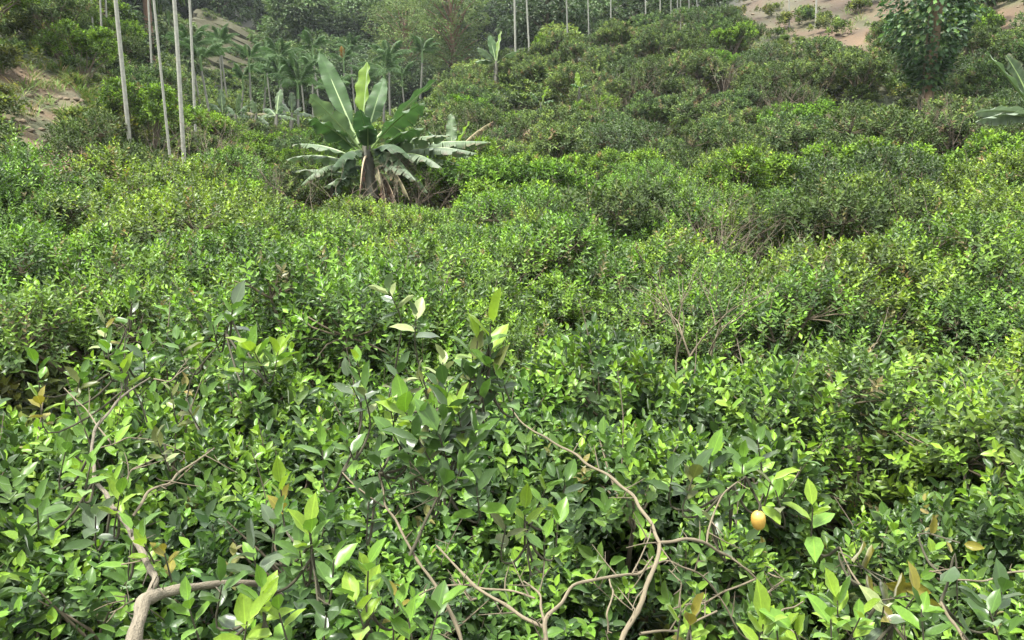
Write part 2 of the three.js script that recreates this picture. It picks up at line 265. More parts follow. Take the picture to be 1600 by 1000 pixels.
const footZone = (px) => px < 1000 ? ['yellow-green lemon bush where the field meets the slope beyond the leaning banana sucker', 'lemon bushes beyond the leaning banana sucker'] : px < 1330 ? ['yellow-green lemon bush where the field meets the middle of the hillside', 'lemon bushes at the foot of the middle hillside'] : ['yellow-green lemon bush where the field meets the vine-clad tree slope', 'lemon bushes below the vine-clad tree'];
function fieldZone(px, D) {
  if (D < 9) return px < 480 ? ['bright green lemon bush just beyond the long pale shoot', 'lemon bushes beyond the long pale shoot'] : px < 950 ? ['bright green lemon bush just beyond the dark-stemmed sapling', 'lemon bushes beyond the dark-stemmed sapling'] : ['bright green lemon bush beyond the arching bare branch, around the pale leafless shrub', 'lemon bushes around the pale leafless shrub'];
  return px < 430 ? ['small-leaved lemon bush in the level canopy below the bank of palm trunks', 'lemon bushes below the bank of palm trunks'] : px < 900 ? ['small-leaved lemon bush in the level canopy in front of the big banana plant', 'lemon bushes in front of the big banana plant'] : ['small-leaved lemon bush in the level canopy around the largest dark olive bush', 'lemon bushes around the largest dark bush'];
}
const protos = new Map();
function bush(kind, k, mk, pos, turn, sc, name, label, group, category = 'bush') {
  const key = [kind, k, mk].join();
  let o;
  if (!protos.has(key)) {
    const s = shapes[kind][k]; o = new THREE.Group();
    mesh('stems', s.stems, kind === 'slope' ? M.dead : M.stem, o); mesh('foliage', s.foliage, MATS[kind][mk], o, 'stuff'); mesh('bare_twigs', s.bareT, M.dead, o, 'stuff');
    for (const [b, d, n, len, tone, i] of s.loose.slice(0, 130)) placeLeaf(o, b, d, n, len, tone, i);
    protos.set(key, o);
  } else o = protos.get(key).clone();
  o.name = numbered(name); o.userData = {}; tag(o, label, category, group);
  o.position.copy(pos); o.rotation.set(0, turn, 0); o.scale.set(sc[0], sc[1], sc[2] ?? sc[0]); scene.add(o); return o;
}
// hollows where the photograph looks down between the bushes: [px, distance, radius]
const GAPS = [[985, 6.6, 0.75], [845, 5.2, 0.5], [1200, 11.4, 0.9], [1330, 3.7, 0.42], [1365, 3.0, 0.3], [310, 5.3, 0.45], [25, 5.9, 0.6], [1560, 7.2, 0.6], [330, 2.55, 0.3], [1120, 2.6, 0.25], [1340, 12.9, 1.3]].map(([px, D, r]) => [spot(px, D), r]);
const NO = [[590, 17.0, 1.5], [588, 15.4, 0.75], [288, 18.4, 1.25], [268, 19.6, 0.9], [312, 22, 1.2], [1437, 24, 0.9], [1437, 22.4, 1.1], [1437, 20.6, 1.0], [1590, 19.5, 1.2]].map(([px, D, r]) => [spot(px, D), r]);
{
  const r = rng(5), taken = [];
  const rows = []; for (let D = 2.55; D < 46;) { rows.push(D); D += D < 4.6 ? 0.95 : D < 14 ? 1.36 : D < 24 ? 1.62 : 2.15; }
  let total = 0;
  for (const D0 of rows) {
    const gap = D0 < 5 ? 1.05 : D0 < 14 ? 1.36 : D0 < 24 ? 1.75 : 2.5, a0 = azOf(-170), a1 = azOf(1770), n = Math.ceil(((a1 - a0) * D0) / gap);
    for (let i = 0; i <= n; i++) {
      const D = D0 + (r() - 0.5) * gap * 0.5, a = a0 + ((i + (r() - 0.5) * 0.6) / n) * (a1 - a0), x = Math.sin(a) * D, z = -Math.cos(a) * D, px = pxOf(x, z), p = V(x, ground(x, z) - 0.05, z);
      const q = r(), turn = r() * 6.28, mk = Math.floor(r() * 3), k5 = Math.floor(r() * 5), jig = 0.88 + r() * 0.26;
      if (bare(px, D) > -0.14) continue;
      if (GAPS.some(([g, rad]) => Math.hypot(g.x - x, g.z - z) < rad + (D < 5 ? 0.3 : 0.6)) || NO.some(([g, rad]) => Math.hypot(g.x - x, g.z - z) < rad)) continue;
      if (D > 34 && px > 240 && px < 690 || (D > 42 && px < 690 && px > 100)) continue;      // the palm grove on the valley floor
      total++;
      if (D < 5.0) bush('near', Math.floor(r() * 4), mk, p, turn, [jig * 0.88, jig * (D < 3.7 ? 0.83 : 0.94)], 'lemon_bush', 'leafy lemon bush with long glossy leaves in the tangled front row of the field', 'lemon bushes of the front row');
      else if (D + (hash2(Math.round(x * 31), Math.round(z * 31)) - 0.5) * 6 < 16) bush('field', k5, mk, p, turn, [jig * 1.02, jig * (0.84 + 0.22 * hash2(Math.round(x * 50), Math.round(z * 50)))], 'lemon_bush', ...fieldZone(px, D));
      else if (px > 700) {
        const lush = D < 21 ? 0.85 : 0.12;
        if (q < lush) bush('slope', 3 + (k5 & 1), mk, p, turn, [jig, jig * 0.92], 'lemon_bush', ...footZone(px));
        else if (q > 0.76) bush('dark', k5 % 3, mk & 1, p, turn, [jig * 1.12, jig * 1.1], 'hillside_bush', 'tall dark rounded bush ' + hillZone(px, D), 'dark bushes ' + hillZone(px, D));
        else bush('slope', k5 % 3, mk, p, turn, [jig * 1.1, jig * 0.98], 'hillside_bush', 'olive-green bush ' + hillZone(px, D), 'olive bushes ' + hillZone(px, D));
      } else if (px < 330) {
        if (q < 0.5) bush('slope', 3 + (k5 & 1), mk, p, turn, [jig * 1.05, jig], 'bank_bush', 'leafy green bush on the steep bank around the tall pale palm trunks', 'green bushes of the bank with the palm trunks');
        else if (q > 0.8) bush('dark', k5 % 3, mk & 1, p, turn, [jig, jig], 'bank_bush', 'dark green bush on the steep bank around the tall pale palm trunks', 'dark bushes of the bank with the palm trunks');
        else bush('slope', k5 % 3, mk, p, turn, [jig * 1.05, jig], 'bank_bush', 'grey-green bush on the steep bank around the tall pale palm trunks', 'grey-green bushes of the bank with the palm trunks');
      } else bush('slope', q < 0.55 ? 3 + (k5 & 1) : k5 % 3, mk, p, turn, [jig * 0.9, jig * 0.8], 'valley_bush', 'low olive-green bush on the valley floor behind the big banana plant', 'low bushes behind the big banana plant');
    }
  }
  console.log('bushes', total);
  // bushes that stand out
  const one = (kind, k, px, D, sc, name, label) => bush(kind, k, 0, spot(px, D, -0.05), px, sc, name, label);
  one('dark', 0, 1310, 13.1, [1.25, 1.22, 1.0], 'lemon_bush', 'largest dark olive bush bulging out of the open field, beside a shadowed hollow');
  one('yellow', 0, 1325, 22.4, [1.0, 0.9], 'hillside_bush', 'small yellow-green bush above the field edge, between bare earth and the vine-clad tree');
  one('dark', 1, 1350, 20.5, [0.85, 0.85], 'hillside_bush', 'blue-green bush in front of the vine-clad tree at the edge of the field');
  one('dark', 2, 25, 14.6, [1.0, 0.75], 'bank_bush', 'wide dark bush at the lower end of the bare earth bank');
  one('field', 1, 556, 15.3, [0.75, 0.78], 'lemon_bush', 'low bush hiding the foot of the big banana plant, toward the palm trunks');
  one('field', 3, 606, 15.2, [0.8, 0.8], 'lemon_bush', 'low bush before the withered fronds at the foot of the big banana plant');
  one('dark', 1, 165, 17.2, [0.85, 1.0], 'bank_bush', 'dense dark bush closing off the bare earth patch, below the thickest palm trunk');
  one('dark', 0, 1195, 25.5, [0.9, 1.0], 'hillside_bush', 'dark small-crowned bush on thin pale stems halfway up the hillside');
}

// ---------- undergrowth and grass, one object each ----------
{
  const r = rng(8), g = bushShape(95, { R: 0.5, H: 0.55, shoots: 70, per: 8, lod: 2, len: 0.1, pal: 'slope', lobesN: 5 }).foliage, list = [], cl = [];
  for (let t = 0; t < 9000 && list.length < 2500; t++) {
    const D = r() < 0.2 ? 2.2 + r() * 10 : 3 + Math.pow(r(), 0.7) * 52, px = -200 + r() * 2000, a = azOf(px), x = Math.sin(a) * D, z = -Math.cos(a) * D, b = bare(px, D);
    if (b > 0.12 && r() < (D > 32 ? 0.75 : 0.93)) continue;
    if (GAPS.some(([q, rad]) => Math.hypot(q.x - x, q.z - z) < rad)) continue;
    const s = 0.6 + r() * 0.7; list.push(new THREE.Matrix4().compose(V(x, ground(x, z) - 0.1, z), new THREE.Quaternion().setFromAxisAngle(UPV, r() * 6.28), V(s, s * (0.6 + r() * 0.5), s)));
    const k = 0.7 + r() * 0.6; cl.push(new THREE.Color().setRGB(k * (0.9 + r() * 0.5), k, k * 0.8));
  }
  for (let t = 0; t < 1500; t++) { const D = 36 + r() * 50, p = spot(120 + r() * 760, D, -0.2), s = 1.1 + r() * 1.6, k = 0.75 + r() * 0.5; list.push(new THREE.Matrix4().compose(p, new THREE.Quaternion().setFromAxisAngle(UPV, r() * 6.28), V(s, s * 0.7, s))); cl.push(new THREE.Color().setRGB(k, k, k * 0.8)); }
  const m = new THREE.InstancedMesh(g, M.slope, list.length); list.forEach((q, i) => { m.setMatrixAt(i, q); m.setColorAt(i, cl[i]); });
  m.name = 'undergrowth'; m.castShadow = m.receiveShadow = true; tag(m, 'low weedy undergrowth filling the ground between the bushes', 'undergrowth', null, 'stuff'); scene.add(m);

  const T = new Leaves(), rr = rng(77);
  for (let k = 0; k < 26; k++) { const a = rr() * 6.28, d = V(Math.cos(a) * 0.45, 0.6 + rr() * 0.6, Math.sin(a) * 0.45).normalize(), c = rr() < 0.3 ? [0.22, 0.19, 0.08] : [0.1, 0.17, 0.03]; T.add(V((rr() - 0.5) * 0.16, 0, (rr() - 0.5) * 0.16), d, V(-d.x, 0.5, -d.z), 0.16 + rr() * 0.2, 0.014, c, 1, 0.5, 0.1); }
  const gl = [], tg = T.geo();
  for (let t = 0; t < 30000 && gl.length < 5200; t++) {
    const zone = r() < 0.3 ? 0.3 : 0.45 + r() * 0.55, px = zone < 0.45 ? -100 + r() * 330 : zone < 0.7 ? 300 + r() * 330 : -100 + r() * 1800, D = zone < 0.45 ? 13 + r() * 12 : zone < 0.7 ? 13.5 + r() * 6 : 14 + r() * 40, b = bare(px, D);
    if (zone < 0.45 ? b < -0.25 : zone < 0.7 ? false : b < -0.4) continue;
    if (b > 0.02 && (fbm(px * 0.05 + 5, D * 1.6) < 0.56 || r() < 0.9)) continue;
    const p = spot(px, D), s = 0.8 + r() * 1.2; gl.push(new THREE.Matrix4().compose(p, new THREE.Quaternion().setFromAxisAngle(UPV, r() * 6.28), V(s, s, s)));
  }
  const gm = new THREE.InstancedMesh(tg, M.tree, gl.length); gl.forEach((q, i) => gm.setMatrixAt(i, q));
  gm.name = 'grass'; gm.castShadow = gm.receiveShadow = true; tag(gm, 'thin yellow-green grass on the banks of bare earth', 'grass', null, 'stuff'); scene.add(gm);
}

{
  const r = rng(313), g = new THREE.IcosahedronGeometry(1, 1), p = g.attributes.position; for (let i = 0; i < p.count; i++) { const k = 0.75 + 0.5 * hash2(Math.round(p.getX(i) * 40) + 7, Math.round(p.getY(i) * 40 + p.getZ(i) * 90)); p.setXYZ(i, p.getX(i) * k, p.getY(i) * k * 0.7, p.getZ(i) * k); } g.computeVertexNormals();
  const l = [], c = [];
  for (let t = 0; t < 60000 && l.length < 2000; t++) { const z = r(), px = z < 0.5 ? -80 + r() * 300 : z < 0.6 ? 740 + r() * 140 : z < 0.68 ? 1220 + r() * 140 : 1130 + r() * 560, D = z < 0.5 ? 13 + r() * 12 : z < 0.6 ? 29 + r() * 9 : z < 0.68 ? 24 + r() * 6 : 34 + r() * 28; if (bare(px, D) < 0.03) continue; const s = (0.012 + Math.pow(r(), 4) * 0.09) * (D > 30 ? 1.5 : 1), k = 0.6 + r() * 0.9; l.push(new THREE.Matrix4().compose(spot(px, D), new THREE.Quaternion().setFromAxisAngle(UPV, r() * 6), V(s, s * (0.6 + r() * 0.5), s * (0.7 + r() * 0.6)))); c.push(new THREE.Color().setRGB(0.085 * k, 0.065 * k, 0.038 * k)); }
  const m = new THREE.InstancedMesh(g, new THREE.MeshStandardMaterial({ color: 0xffffff, roughness: 1 }), l.length); l.forEach((q, i) => { m.setMatrixAt(i, q); m.setColorAt(i, c[i]); });
  m.name = 'gravel'; tag(m, 'stones and clods scattered over the bare earth', 'gravel', null, 'stuff'); scene.add(m);
}

// ---------- palms ----------
function frondShape(seed, L, n, w) {
  const r = rng(seed), B = new Leaves(), pts = [], dir = (t) => V(0, 0.75 - 1.5 * t * t, -1).normalize(); let p = V();
  for (let k = 0; k <= n; k++) {
    const t = k / n, d = dir(t); pts.push(p.clone());
    if (t > 0.1) for (const s of [-1, 1]) { const l = w * Math.sin(Math.PI * Math.min(1, 0.15 + t * 0.82)) * (0.8 + r() * 0.4), g = 0.8 + r() * 0.5; B.add(p, V(s * 0.85, -0.15 - r() * 0.4, d.z * 0.7 + 0.1).add(d.clone().multiplyScalar(0.3)).normalize(), V(s * 0.2, 1, 0), l, 0.05, [0.045 * g, 0.095 * g, 0.028 * g], 2, 0.3, 0.2); }
    p = p.clone().addScaledVector(d, L / n);
  }
  return { leaflets: B.geo(), rachis: tube(pts.filter((_, i) => i % 4 === 0), [0.018, 0.012, 0.005], 4, 2) };
}
const fronds = [0, 1].map((k) => frondShape(120 + k, 1.75, 30, 0.5));
const greenShaft = new THREE.MeshStandardMaterial({ color: new THREE.Color().setRGB(0.09, 0.16, 0.045), roughness: 0.6 });
const orangeFrond = leafMat([5, 1.3, 0.6]);
function palm(name, label, group, base, top, r0, r1, bark = M.palmBark, crown = 1, withered = false) {
  const o = thing(name, label, 'palm tree', base, group), d = top.clone().sub(base), r = rng(Math.round(base.x * 100 + base.z * 37));
  const bend = V((r() - 0.5) * 0.12, 0, (r() - 0.5) * 0.12).multiplyScalar(d.length() > 8 ? 0.5 : d.length() * 0.16);
  mesh('trunk', tube([V(0, -0.4, 0), d.clone().multiplyScalar(0.05), d.clone().multiplyScalar(0.5).add(bend), d.clone().multiplyScalar(0.99)], [r0 * 1.3, r0, lerp(r0, r1, 0.6), r1], 9, 5, 0.5, 1.5), bark, o);
  mesh('crown_shaft', tube([d.clone().multiplyScalar(0.985), d.clone().add(V(0, 0.5, 0)), d.clone().add(V(0, 0.8, 0))], [r1 * 1.2, r1 * 1.25, r1 * 0.5], 8, 3), greenShaft, o);
  const n = 9, a0 = r() * 6.28;
  for (let k = 0; k < n; k++) { const f = fronds[k & 1], fr = mesh('frond', f.leaflets, M.tree, o); fr.position.copy(d).add(V(0, 0.72, 0)); fr.rotation.set((k % 3) * -0.34 + 0.5 + (r() - 0.5) * 0.6, a0 + k * 2.4 + (r() - 0.5) * 0.5, (r() - 0.5) * 0.3, 'YXZ'); const s = (0.8 + r() * 0.4) * crown; fr.scale.setScalar(s); if (withered && k === 2) { fr.material = orangeFrond; fr.userData.label = 'orange withered frond'; fr.rotation.set(1.0, 0.5, 0, 'YXZ'); } const rc = mesh('rachis', f.rachis, greenShaft, fr); }
  return o;
}
function tallPalm(px, py, D, px0, w, label, group, tall = 8.5) {
  const b = spot(px, D), depth = -b.clone().sub(camera.position).dot(V(0, Math.sin(PITCH), Math.cos(PITCH))), q = at(px, py, depth), t1 = at(px0, 0, 1).sub(camera.position), t = camera.position.clone().addScaledVector(t1, (q.z - camera.position.z) / t1.z), d = t.sub(q).normalize(), r = (w / F) * depth / 2 * 0.62;
  d.z = -(vnoise(px * 3, 4) - 0.5) * 0.04;
  const base = b.clone(); base.y = Math.min(b.y, q.y - 0.1);
  base.x = q.x + d.x * (base.y - q.y); base.z = b.z;
  return palm('areca_palm', label, group, base, base.clone().addScaledVector(d, tall), r * 1.05, r * 0.8);
}
tallPalm(205, 178, 22, 188, 10.5, 'thick pale palm trunk rising alone from the bank, nearest to the bare earth patch');
tallPalm(293, 243, 20, 275, 10.5, 'pale palm trunk standing lowest on the bank, with its foot nearest to the field');
tallPalm(270, 235, 21, 247, 6.5, 'slender pale palm trunk close beside the lowest palm on the bank');
tallPalm(312, 195, 25, 302, 7, 'slim pale palm trunk standing nearest to the valley grove of small palms');
tallPalm(245, 132, 31, 239, 5, 'thin grey palm trunk in front of the red-brown trunk on the bank');
for (const [px, py, D, p0] of [[165, 46, 33, 163], [149, 40, 35, 147], [172, 44, 36, 170], [106, 30, 34, 103], [128, 34, 37, 126]]) tallPalm(px, py, D, p0, 4.4, 'distant thin palm trunk on top of the bank behind the leafy bushes', 'thin palms on top of the bank');
tallPalm(805, 88, 43, 803, 5.4, 'brightest white palm trunk at the low end of the ridge, beside the ridge banana', null, 10);
tallPalm(826, 66, 44, 823, 4.4, 'white palm trunk second from the low end of the ridge', null, 10);
tallPalm(886, 58, 44.5, 885, 3.6, 'thin white palm trunk in front of the round dark tree behind the ridge', null, 10);
for (const [px, py, p0] of [[918, 36, 917], [953, 22, 953], [1008, 38, 1007], [1030, 26, 1030]]) tallPalm(px, py, 45, p0, 3.0, 'thin pale palm trunk spaced out along the middle of the ridge', 'spaced palms along the ridge', 10);
for (const [px, p0] of [[1057, 1057], [1062, 1062], [1075, 1075], [1088, 1087], [1047, 1047]]) tallPalm(px, 28, 46.5, p0, 2.8, 'thin palm trunk in the close row where the ridge meets the bare slope', 'close row of palms on the ridge', 10);
tallPalm(1233, 33, 46, 1232, 3.4, 'white palm trunk standing before the bare orange slope, farther from the vine-clad tree', null, 10);
tallPalm(1275, 42, 45, 1276, 4.4, 'white palm trunk standing before the bare orange slope, nearer to the vine-clad tree', null, 10);
// the young grove in the valley: [px, distance, height]
for (const [px, D, h] of [[336, 47, 3.6], [376, 52, 2.6], [397, 49, 3.7], [412, 53, 2.9], [466, 45, 2.5], [492, 51, 3.5], [518, 47, 2.2], [537, 53, 3.9], [583, 55, 2.9], [352, 59, 4.4], [430, 61, 4.4], [480, 62, 3.7], [612, 57, 4.2], [638, 52, 2.8], [322, 54, 4.2], [365, 56, 4.6], [450, 55, 4.0], [505, 58, 4.8], [560, 60, 4.6], [600, 50, 3.3], [655, 58, 4.0], [442, 49, 3.0]]) {
  const b = spot(px, D); const s = 0.75 + hash2(px, 9) * 0.5, tp = b.clone().add(V((hash2(px, 3) - 0.5) * 0.9, h, 0)), odd = px === 537, o = palm('young_palm', odd ? 'young palm with one orange withered frond, in front of the dark valley trees' : 'young palm with a grey trunk and dark crown in the valley grove', odd ? null : 'young palms of the valley grove', b, tp, 0.065 * s, 0.05 * s, M.greyBark, s * 0.78, odd);
}

// ---------- trees ----------
const TP = { dark: [0.04, 0.072, 0.028], mid: [0.055, 0.1, 0.03], light: [0.095, 0.15, 0.045], lime: [0.14, 0.21, 0.045] };
function treeShape(seed, { H, R, cl, n, size, base, tone, flat = 0.7 }) {
  const r = rng(seed), B = new Leaves(), limbs = [], c0 = TP[tone], blobs = [];
  const lean = V((r() - 0.5) * 0.8, 0, (r() - 0.5) * 0.8);
  limbs.push(tube([V(0, -0.6, 0), V(lean.x * 0.3, H * 0.3, lean.z * 0.3), V(lean.x * 0.8, H * 0.62, lean.z * 0.8), V(lean.x, H * 0.9, lean.z)], [R * 0.075, R * 0.06, R * 0.035, R * 0.01], 7, 3));
  for (let i = 0; i < cl; i++) {
    const a = i * 2.4 + r(), h = lerp(base, 0.97, (i + r() * 0.8) / cl), prof = Math.pow(Math.sin(Math.PI * clamp((h - base) / (1.08 - base) * 0.82 + 0.14, 0, 1)), 0.7), q = R * prof * (0.35 + 0.6 * r()), s = R * (0.22 + r() * 0.22), c = V(Math.cos(a) * q + lean.x * h, H * h, Math.sin(a) * q + lean.z * h);
    blobs.push([c, s, 0.75 + r() * 0.6]);
    limbs.push(tube([V(lean.x * h * 0.8, H * h * 0.72, lean.z * h * 0.8), c.clone().lerp(V(0, H * h * 0.72, 0), 0.4).add(V(0, 0.2, 0)), c], [R * 0.025, R * 0.016, R * 0.006], 5, 2));
  }
  for (const [c, s, k] of blobs) for (let j = 0; j < n; j++) {
    const y = r() * 2 - 1, a = r() * 6.28, q = Math.sqrt(1 - y * y), rad = s * (0.55 + 0.5 * Math.sqrt(r())), u = V(Math.cos(a) * q, y, Math.sin(a) * q), g = k * (0.7 + r() * 0.6);
    B.add(V(c.x + u.x * rad, c.y + u.y * rad * flat, c.z + u.z * rad), V(u.x + r() - 0.5, u.y * 0.4 - 0.25 + r() * 0.5, u.z + r() - 0.5).normalize(), V(u.x * 0.5 + r() - 0.5, 1, u.z * 0.5 + r() - 0.5), size * (0.6 + r() * 0.8), size * 0.5, [c0[0] * g * (0.9 + r() * 0.3), c0[1] * g, c0[2] * g], 2, 0.25, 0.25);
  }
  return { crown: B.geo(), trunk: mergeGeometries(limbs) };
}
const trees = {
  forest: [0, 1, 2, 3].map((k) => treeShape(200 + k, { H: 9, R: 3.3, cl: 26, n: 200, size: 0.42, base: 0.3, tone: ['dark', 'mid', 'dark', 'mid'][k] })),
  broad: [0, 1, 2].map((k) => treeShape(220 + k, { H: 5.2, R: 2.5, cl: 24, n: 210, size: 0.3, base: 0.22, tone: ['mid', 'dark', 'light'][k] })),
  feather: [0, 1].map((k) => treeShape(240 + k, { H: 11, R: 3.3, cl: 44, n: 200, size: 0.2, base: 0.28, tone: 'light', flat: 0.5 })),
  lime: [treeShape(250, { H: 3.4, R: 1.7, cl: 18, n: 160, size: 0.26, base: 0.2, tone: 'lime' })],
};
const treeProto = new Map();
function tree(kind, k, pos, turn, s, name, label, group, bark = M.stem, sy = s) {
  const key = kind + k + bark.uuid; let o;
  if (!treeProto.has(key)) { o = new THREE.Group(); mesh('trunk', trees[kind][k].trunk, bark, o); mesh('crown', trees[kind][k].crown, M.tree, o); treeProto.set(key, o); } else o = treeProto.get(key).clone();
  o.name = numbered(name); o.userData = {}; tag(o, label, 'tree', group); o.position.copy(pos); o.rotation.y = turn; o.scale.set(s, sy, s); scene.add(o); return o;
}
{
  const r = rng(17);
  for (const [px, D, s] of [[448, 66, 0.95], [492, 70, 1.1], [545, 67, 1.0], [598, 66, 0.95], [470, 74, 1.1], [518, 76, 1.2], [640, 68, 0.9], [428, 70, 0.8], [570, 76, 1.1]]) tree('broad', Math.floor(r() * 3), spot(px, D, -0.2), r() * 6, s, 'broadleaf_tree', 'rounded dark green tree in the band behind the valley palms', 'trees behind the valley palms');
  tree('feather', 0, spot(712, 62), 1, 0.95, 'feathery_tree', 'tall light green feathery tree above the low end of the ridge', null, M.redBark);
  tree('feather', 1, spot(640, 70), 2, 0.9, 'feathery_tree', 'tall feathery tree with a bare reddish trunk behind the big banana plant', null, M.redBark);
  tree('broad', 1, spot(855, 58, -1.5), 2, 1.25, 'broadleaf_tree', 'round dark tree behind the ridge between the white palm trunks');
  tree('broad', 0, spot(905, 62, -1.5), 4, 1.15, 'broadleaf_tree', 'dark green tree behind the ridge crossed by a thin white palm trunk');
  tree('broad', 1, spot(985, 66, -2.5), 1, 1.2, 'broadleaf_tree', 'dark tree showing its top over the middle of the ridge');
  tree('broad', 0, spot(1065, 60, -2), 3, 1.1, 'broadleaf_tree', 'dark tree behind the close row of ridge palms');
  tree('lime', 0, spot(868, 50, -1.1), 0, 0.9, 'lime_tree', 'small yellow-green tree just behind the ridge under the round dark tree');
  tree('lime', 0, spot(352, 55, 0), 2, 0.55, 'lime_tree', 'small bright yellow-green tree beside the terraced slope');
  tree('lime', 0, spot(748, 57, -0.6), 4, 0.9, 'lime_tree', 'light green tree under the tall feathery tree at the low end of the ridge');
  tree('forest', 1, spot(249, 42, -0.2), 1, 0.85, 'brown_trunk_tree', 'tree with a stout red-brown trunk on the bank behind the pale palms', null, M.redBark, 2.3);
  tree('broad', 1, spot(205, 40, -0.6), 5, 0.6, 'broadleaf_tree', 'dark tree beside the red-brown trunk on top of the bank');
  tree('broad', 0, spot(70, 36, -0.3), 5, 0.8, 'broadleaf_tree', 'leafy tree at the top of the bank above the bare earth');
  tree('broad', 2, spot(292, 76, -0.4), 2, 1.0, 'broadleaf_tree', 'green tree at the near end of the terraced slope behind the slim palm trunk');
  tree('broad', 0, spot(448, 80, -0.4), 1, 1.1, 'broadleaf_tree', 'dark tree at the far end of the terraced slope, nearer to the banana plant');
  let n = 0;
  for (let t = 0; t < 2400 && n < 230; t++) {
    const px = t % 6 === 0 ? 180 + r() * 150 : r() < 0.6 ? 300 + r() * 500 : -60 + r() * 1250, D = (t % 6 === 0 ? 66 : 82) + Math.pow(r(), 1.3) * 110; if (px > 270 && px < 465 && D < 97) continue; if (px < 180 && D > 110) continue;
    n++; const p = spot(px, D, -0.3), s = 0.7 + r() * 0.5; tree('forest', Math.floor(r() * 4), p, r() * 6, s, 'forest_tree', 'hazy blue-green tree of the wooded hill that closes the valley', 'trees of the hazy wooded hill');
  }
}
// terraced slope beside the palms: ledges of pale earth, one part each
{
  const o = thing('terraced_slope', 'pale terraced slope with diagonal ledges behind the slim palm trunk', 'terraces', spot(372, 82)); o.userData.kind = 'structure';
  const em = new THREE.MeshStandardMaterial({ color: new THREE.Color().setRGB(0.044, 0.043, 0.018), map: soilTex, bumpMap: soilTex, bumpScale: 0.1, roughness: 1 }), c = o.position;
  const weeds = [];
  for (let k = 0; k < 14; k++) {
    const sh = new THREE.Shape(); sh.moveTo(0, -1.2); sh.lineTo(1.35, -1.2); sh.lineTo(1.0, -0.1); sh.lineTo(0.15, 0.1); sh.lineTo(-0.25, -0.25);
    const g = new THREE.ExtrudeGeometry(sh, { depth: 6.5 + 4.5 * hash2(k, 77), bevelEnabled: true, bevelSize: 0.12, bevelThickness: 0.3, bevelSegments: 1, steps: 8 });
    const p = g.attributes.position; for (let i = 0; i < p.count; i++) { const x = p.getX(i), y = p.getY(i), z = p.getZ(i); p.setY(i, y + (vnoise(x * 2 + k * 9, z * 0.9) - 0.5) * 0.35); p.setX(i, x + (vnoise(z * 0.6, k * 5) - 0.5) * 0.7); } g.computeVertexNormals();
    const m = mesh('ledge', g, em, o); m.rotation.y = Math.PI / 2; m.rotation.z = 0; m.position.set(-5.5 + k * 0.1, 0.3 + k * 0.54, 4 - k * 0.85 + 0.4); m.position.x += (hash2(k, 31) - 0.5) * 2.2; m.rotation.order = 'ZYX'; m.rotation.z = -0.42 + (hash2(k, 5) - 0.5) * 0.1;
    for (let q = 0; q < 16; q++) { const w = new THREE.Vector3(0.2 + hash2(q, k) * 0.6, -0.1, (q + hash2(k, q)) * 0.55).applyEuler(m.rotation).add(m.position), s = 0.35 + 0.5 * hash2(q, k + 40); weeds.push(new THREE.Matrix4().compose(w, new THREE.Quaternion().setFromAxisAngle(UPV, q), V(s, s, s))); }
  }
  const wm = new THREE.InstancedMesh(scene.getObjectByName('undergrowth').geometry, M.slopeB, weeds.length); weeds.forEach((q, n) => wm.setMatrixAt(n, q)); wm.name = 'weeds'; wm.userData.kind = 'stuff'; o.add(wm);
}

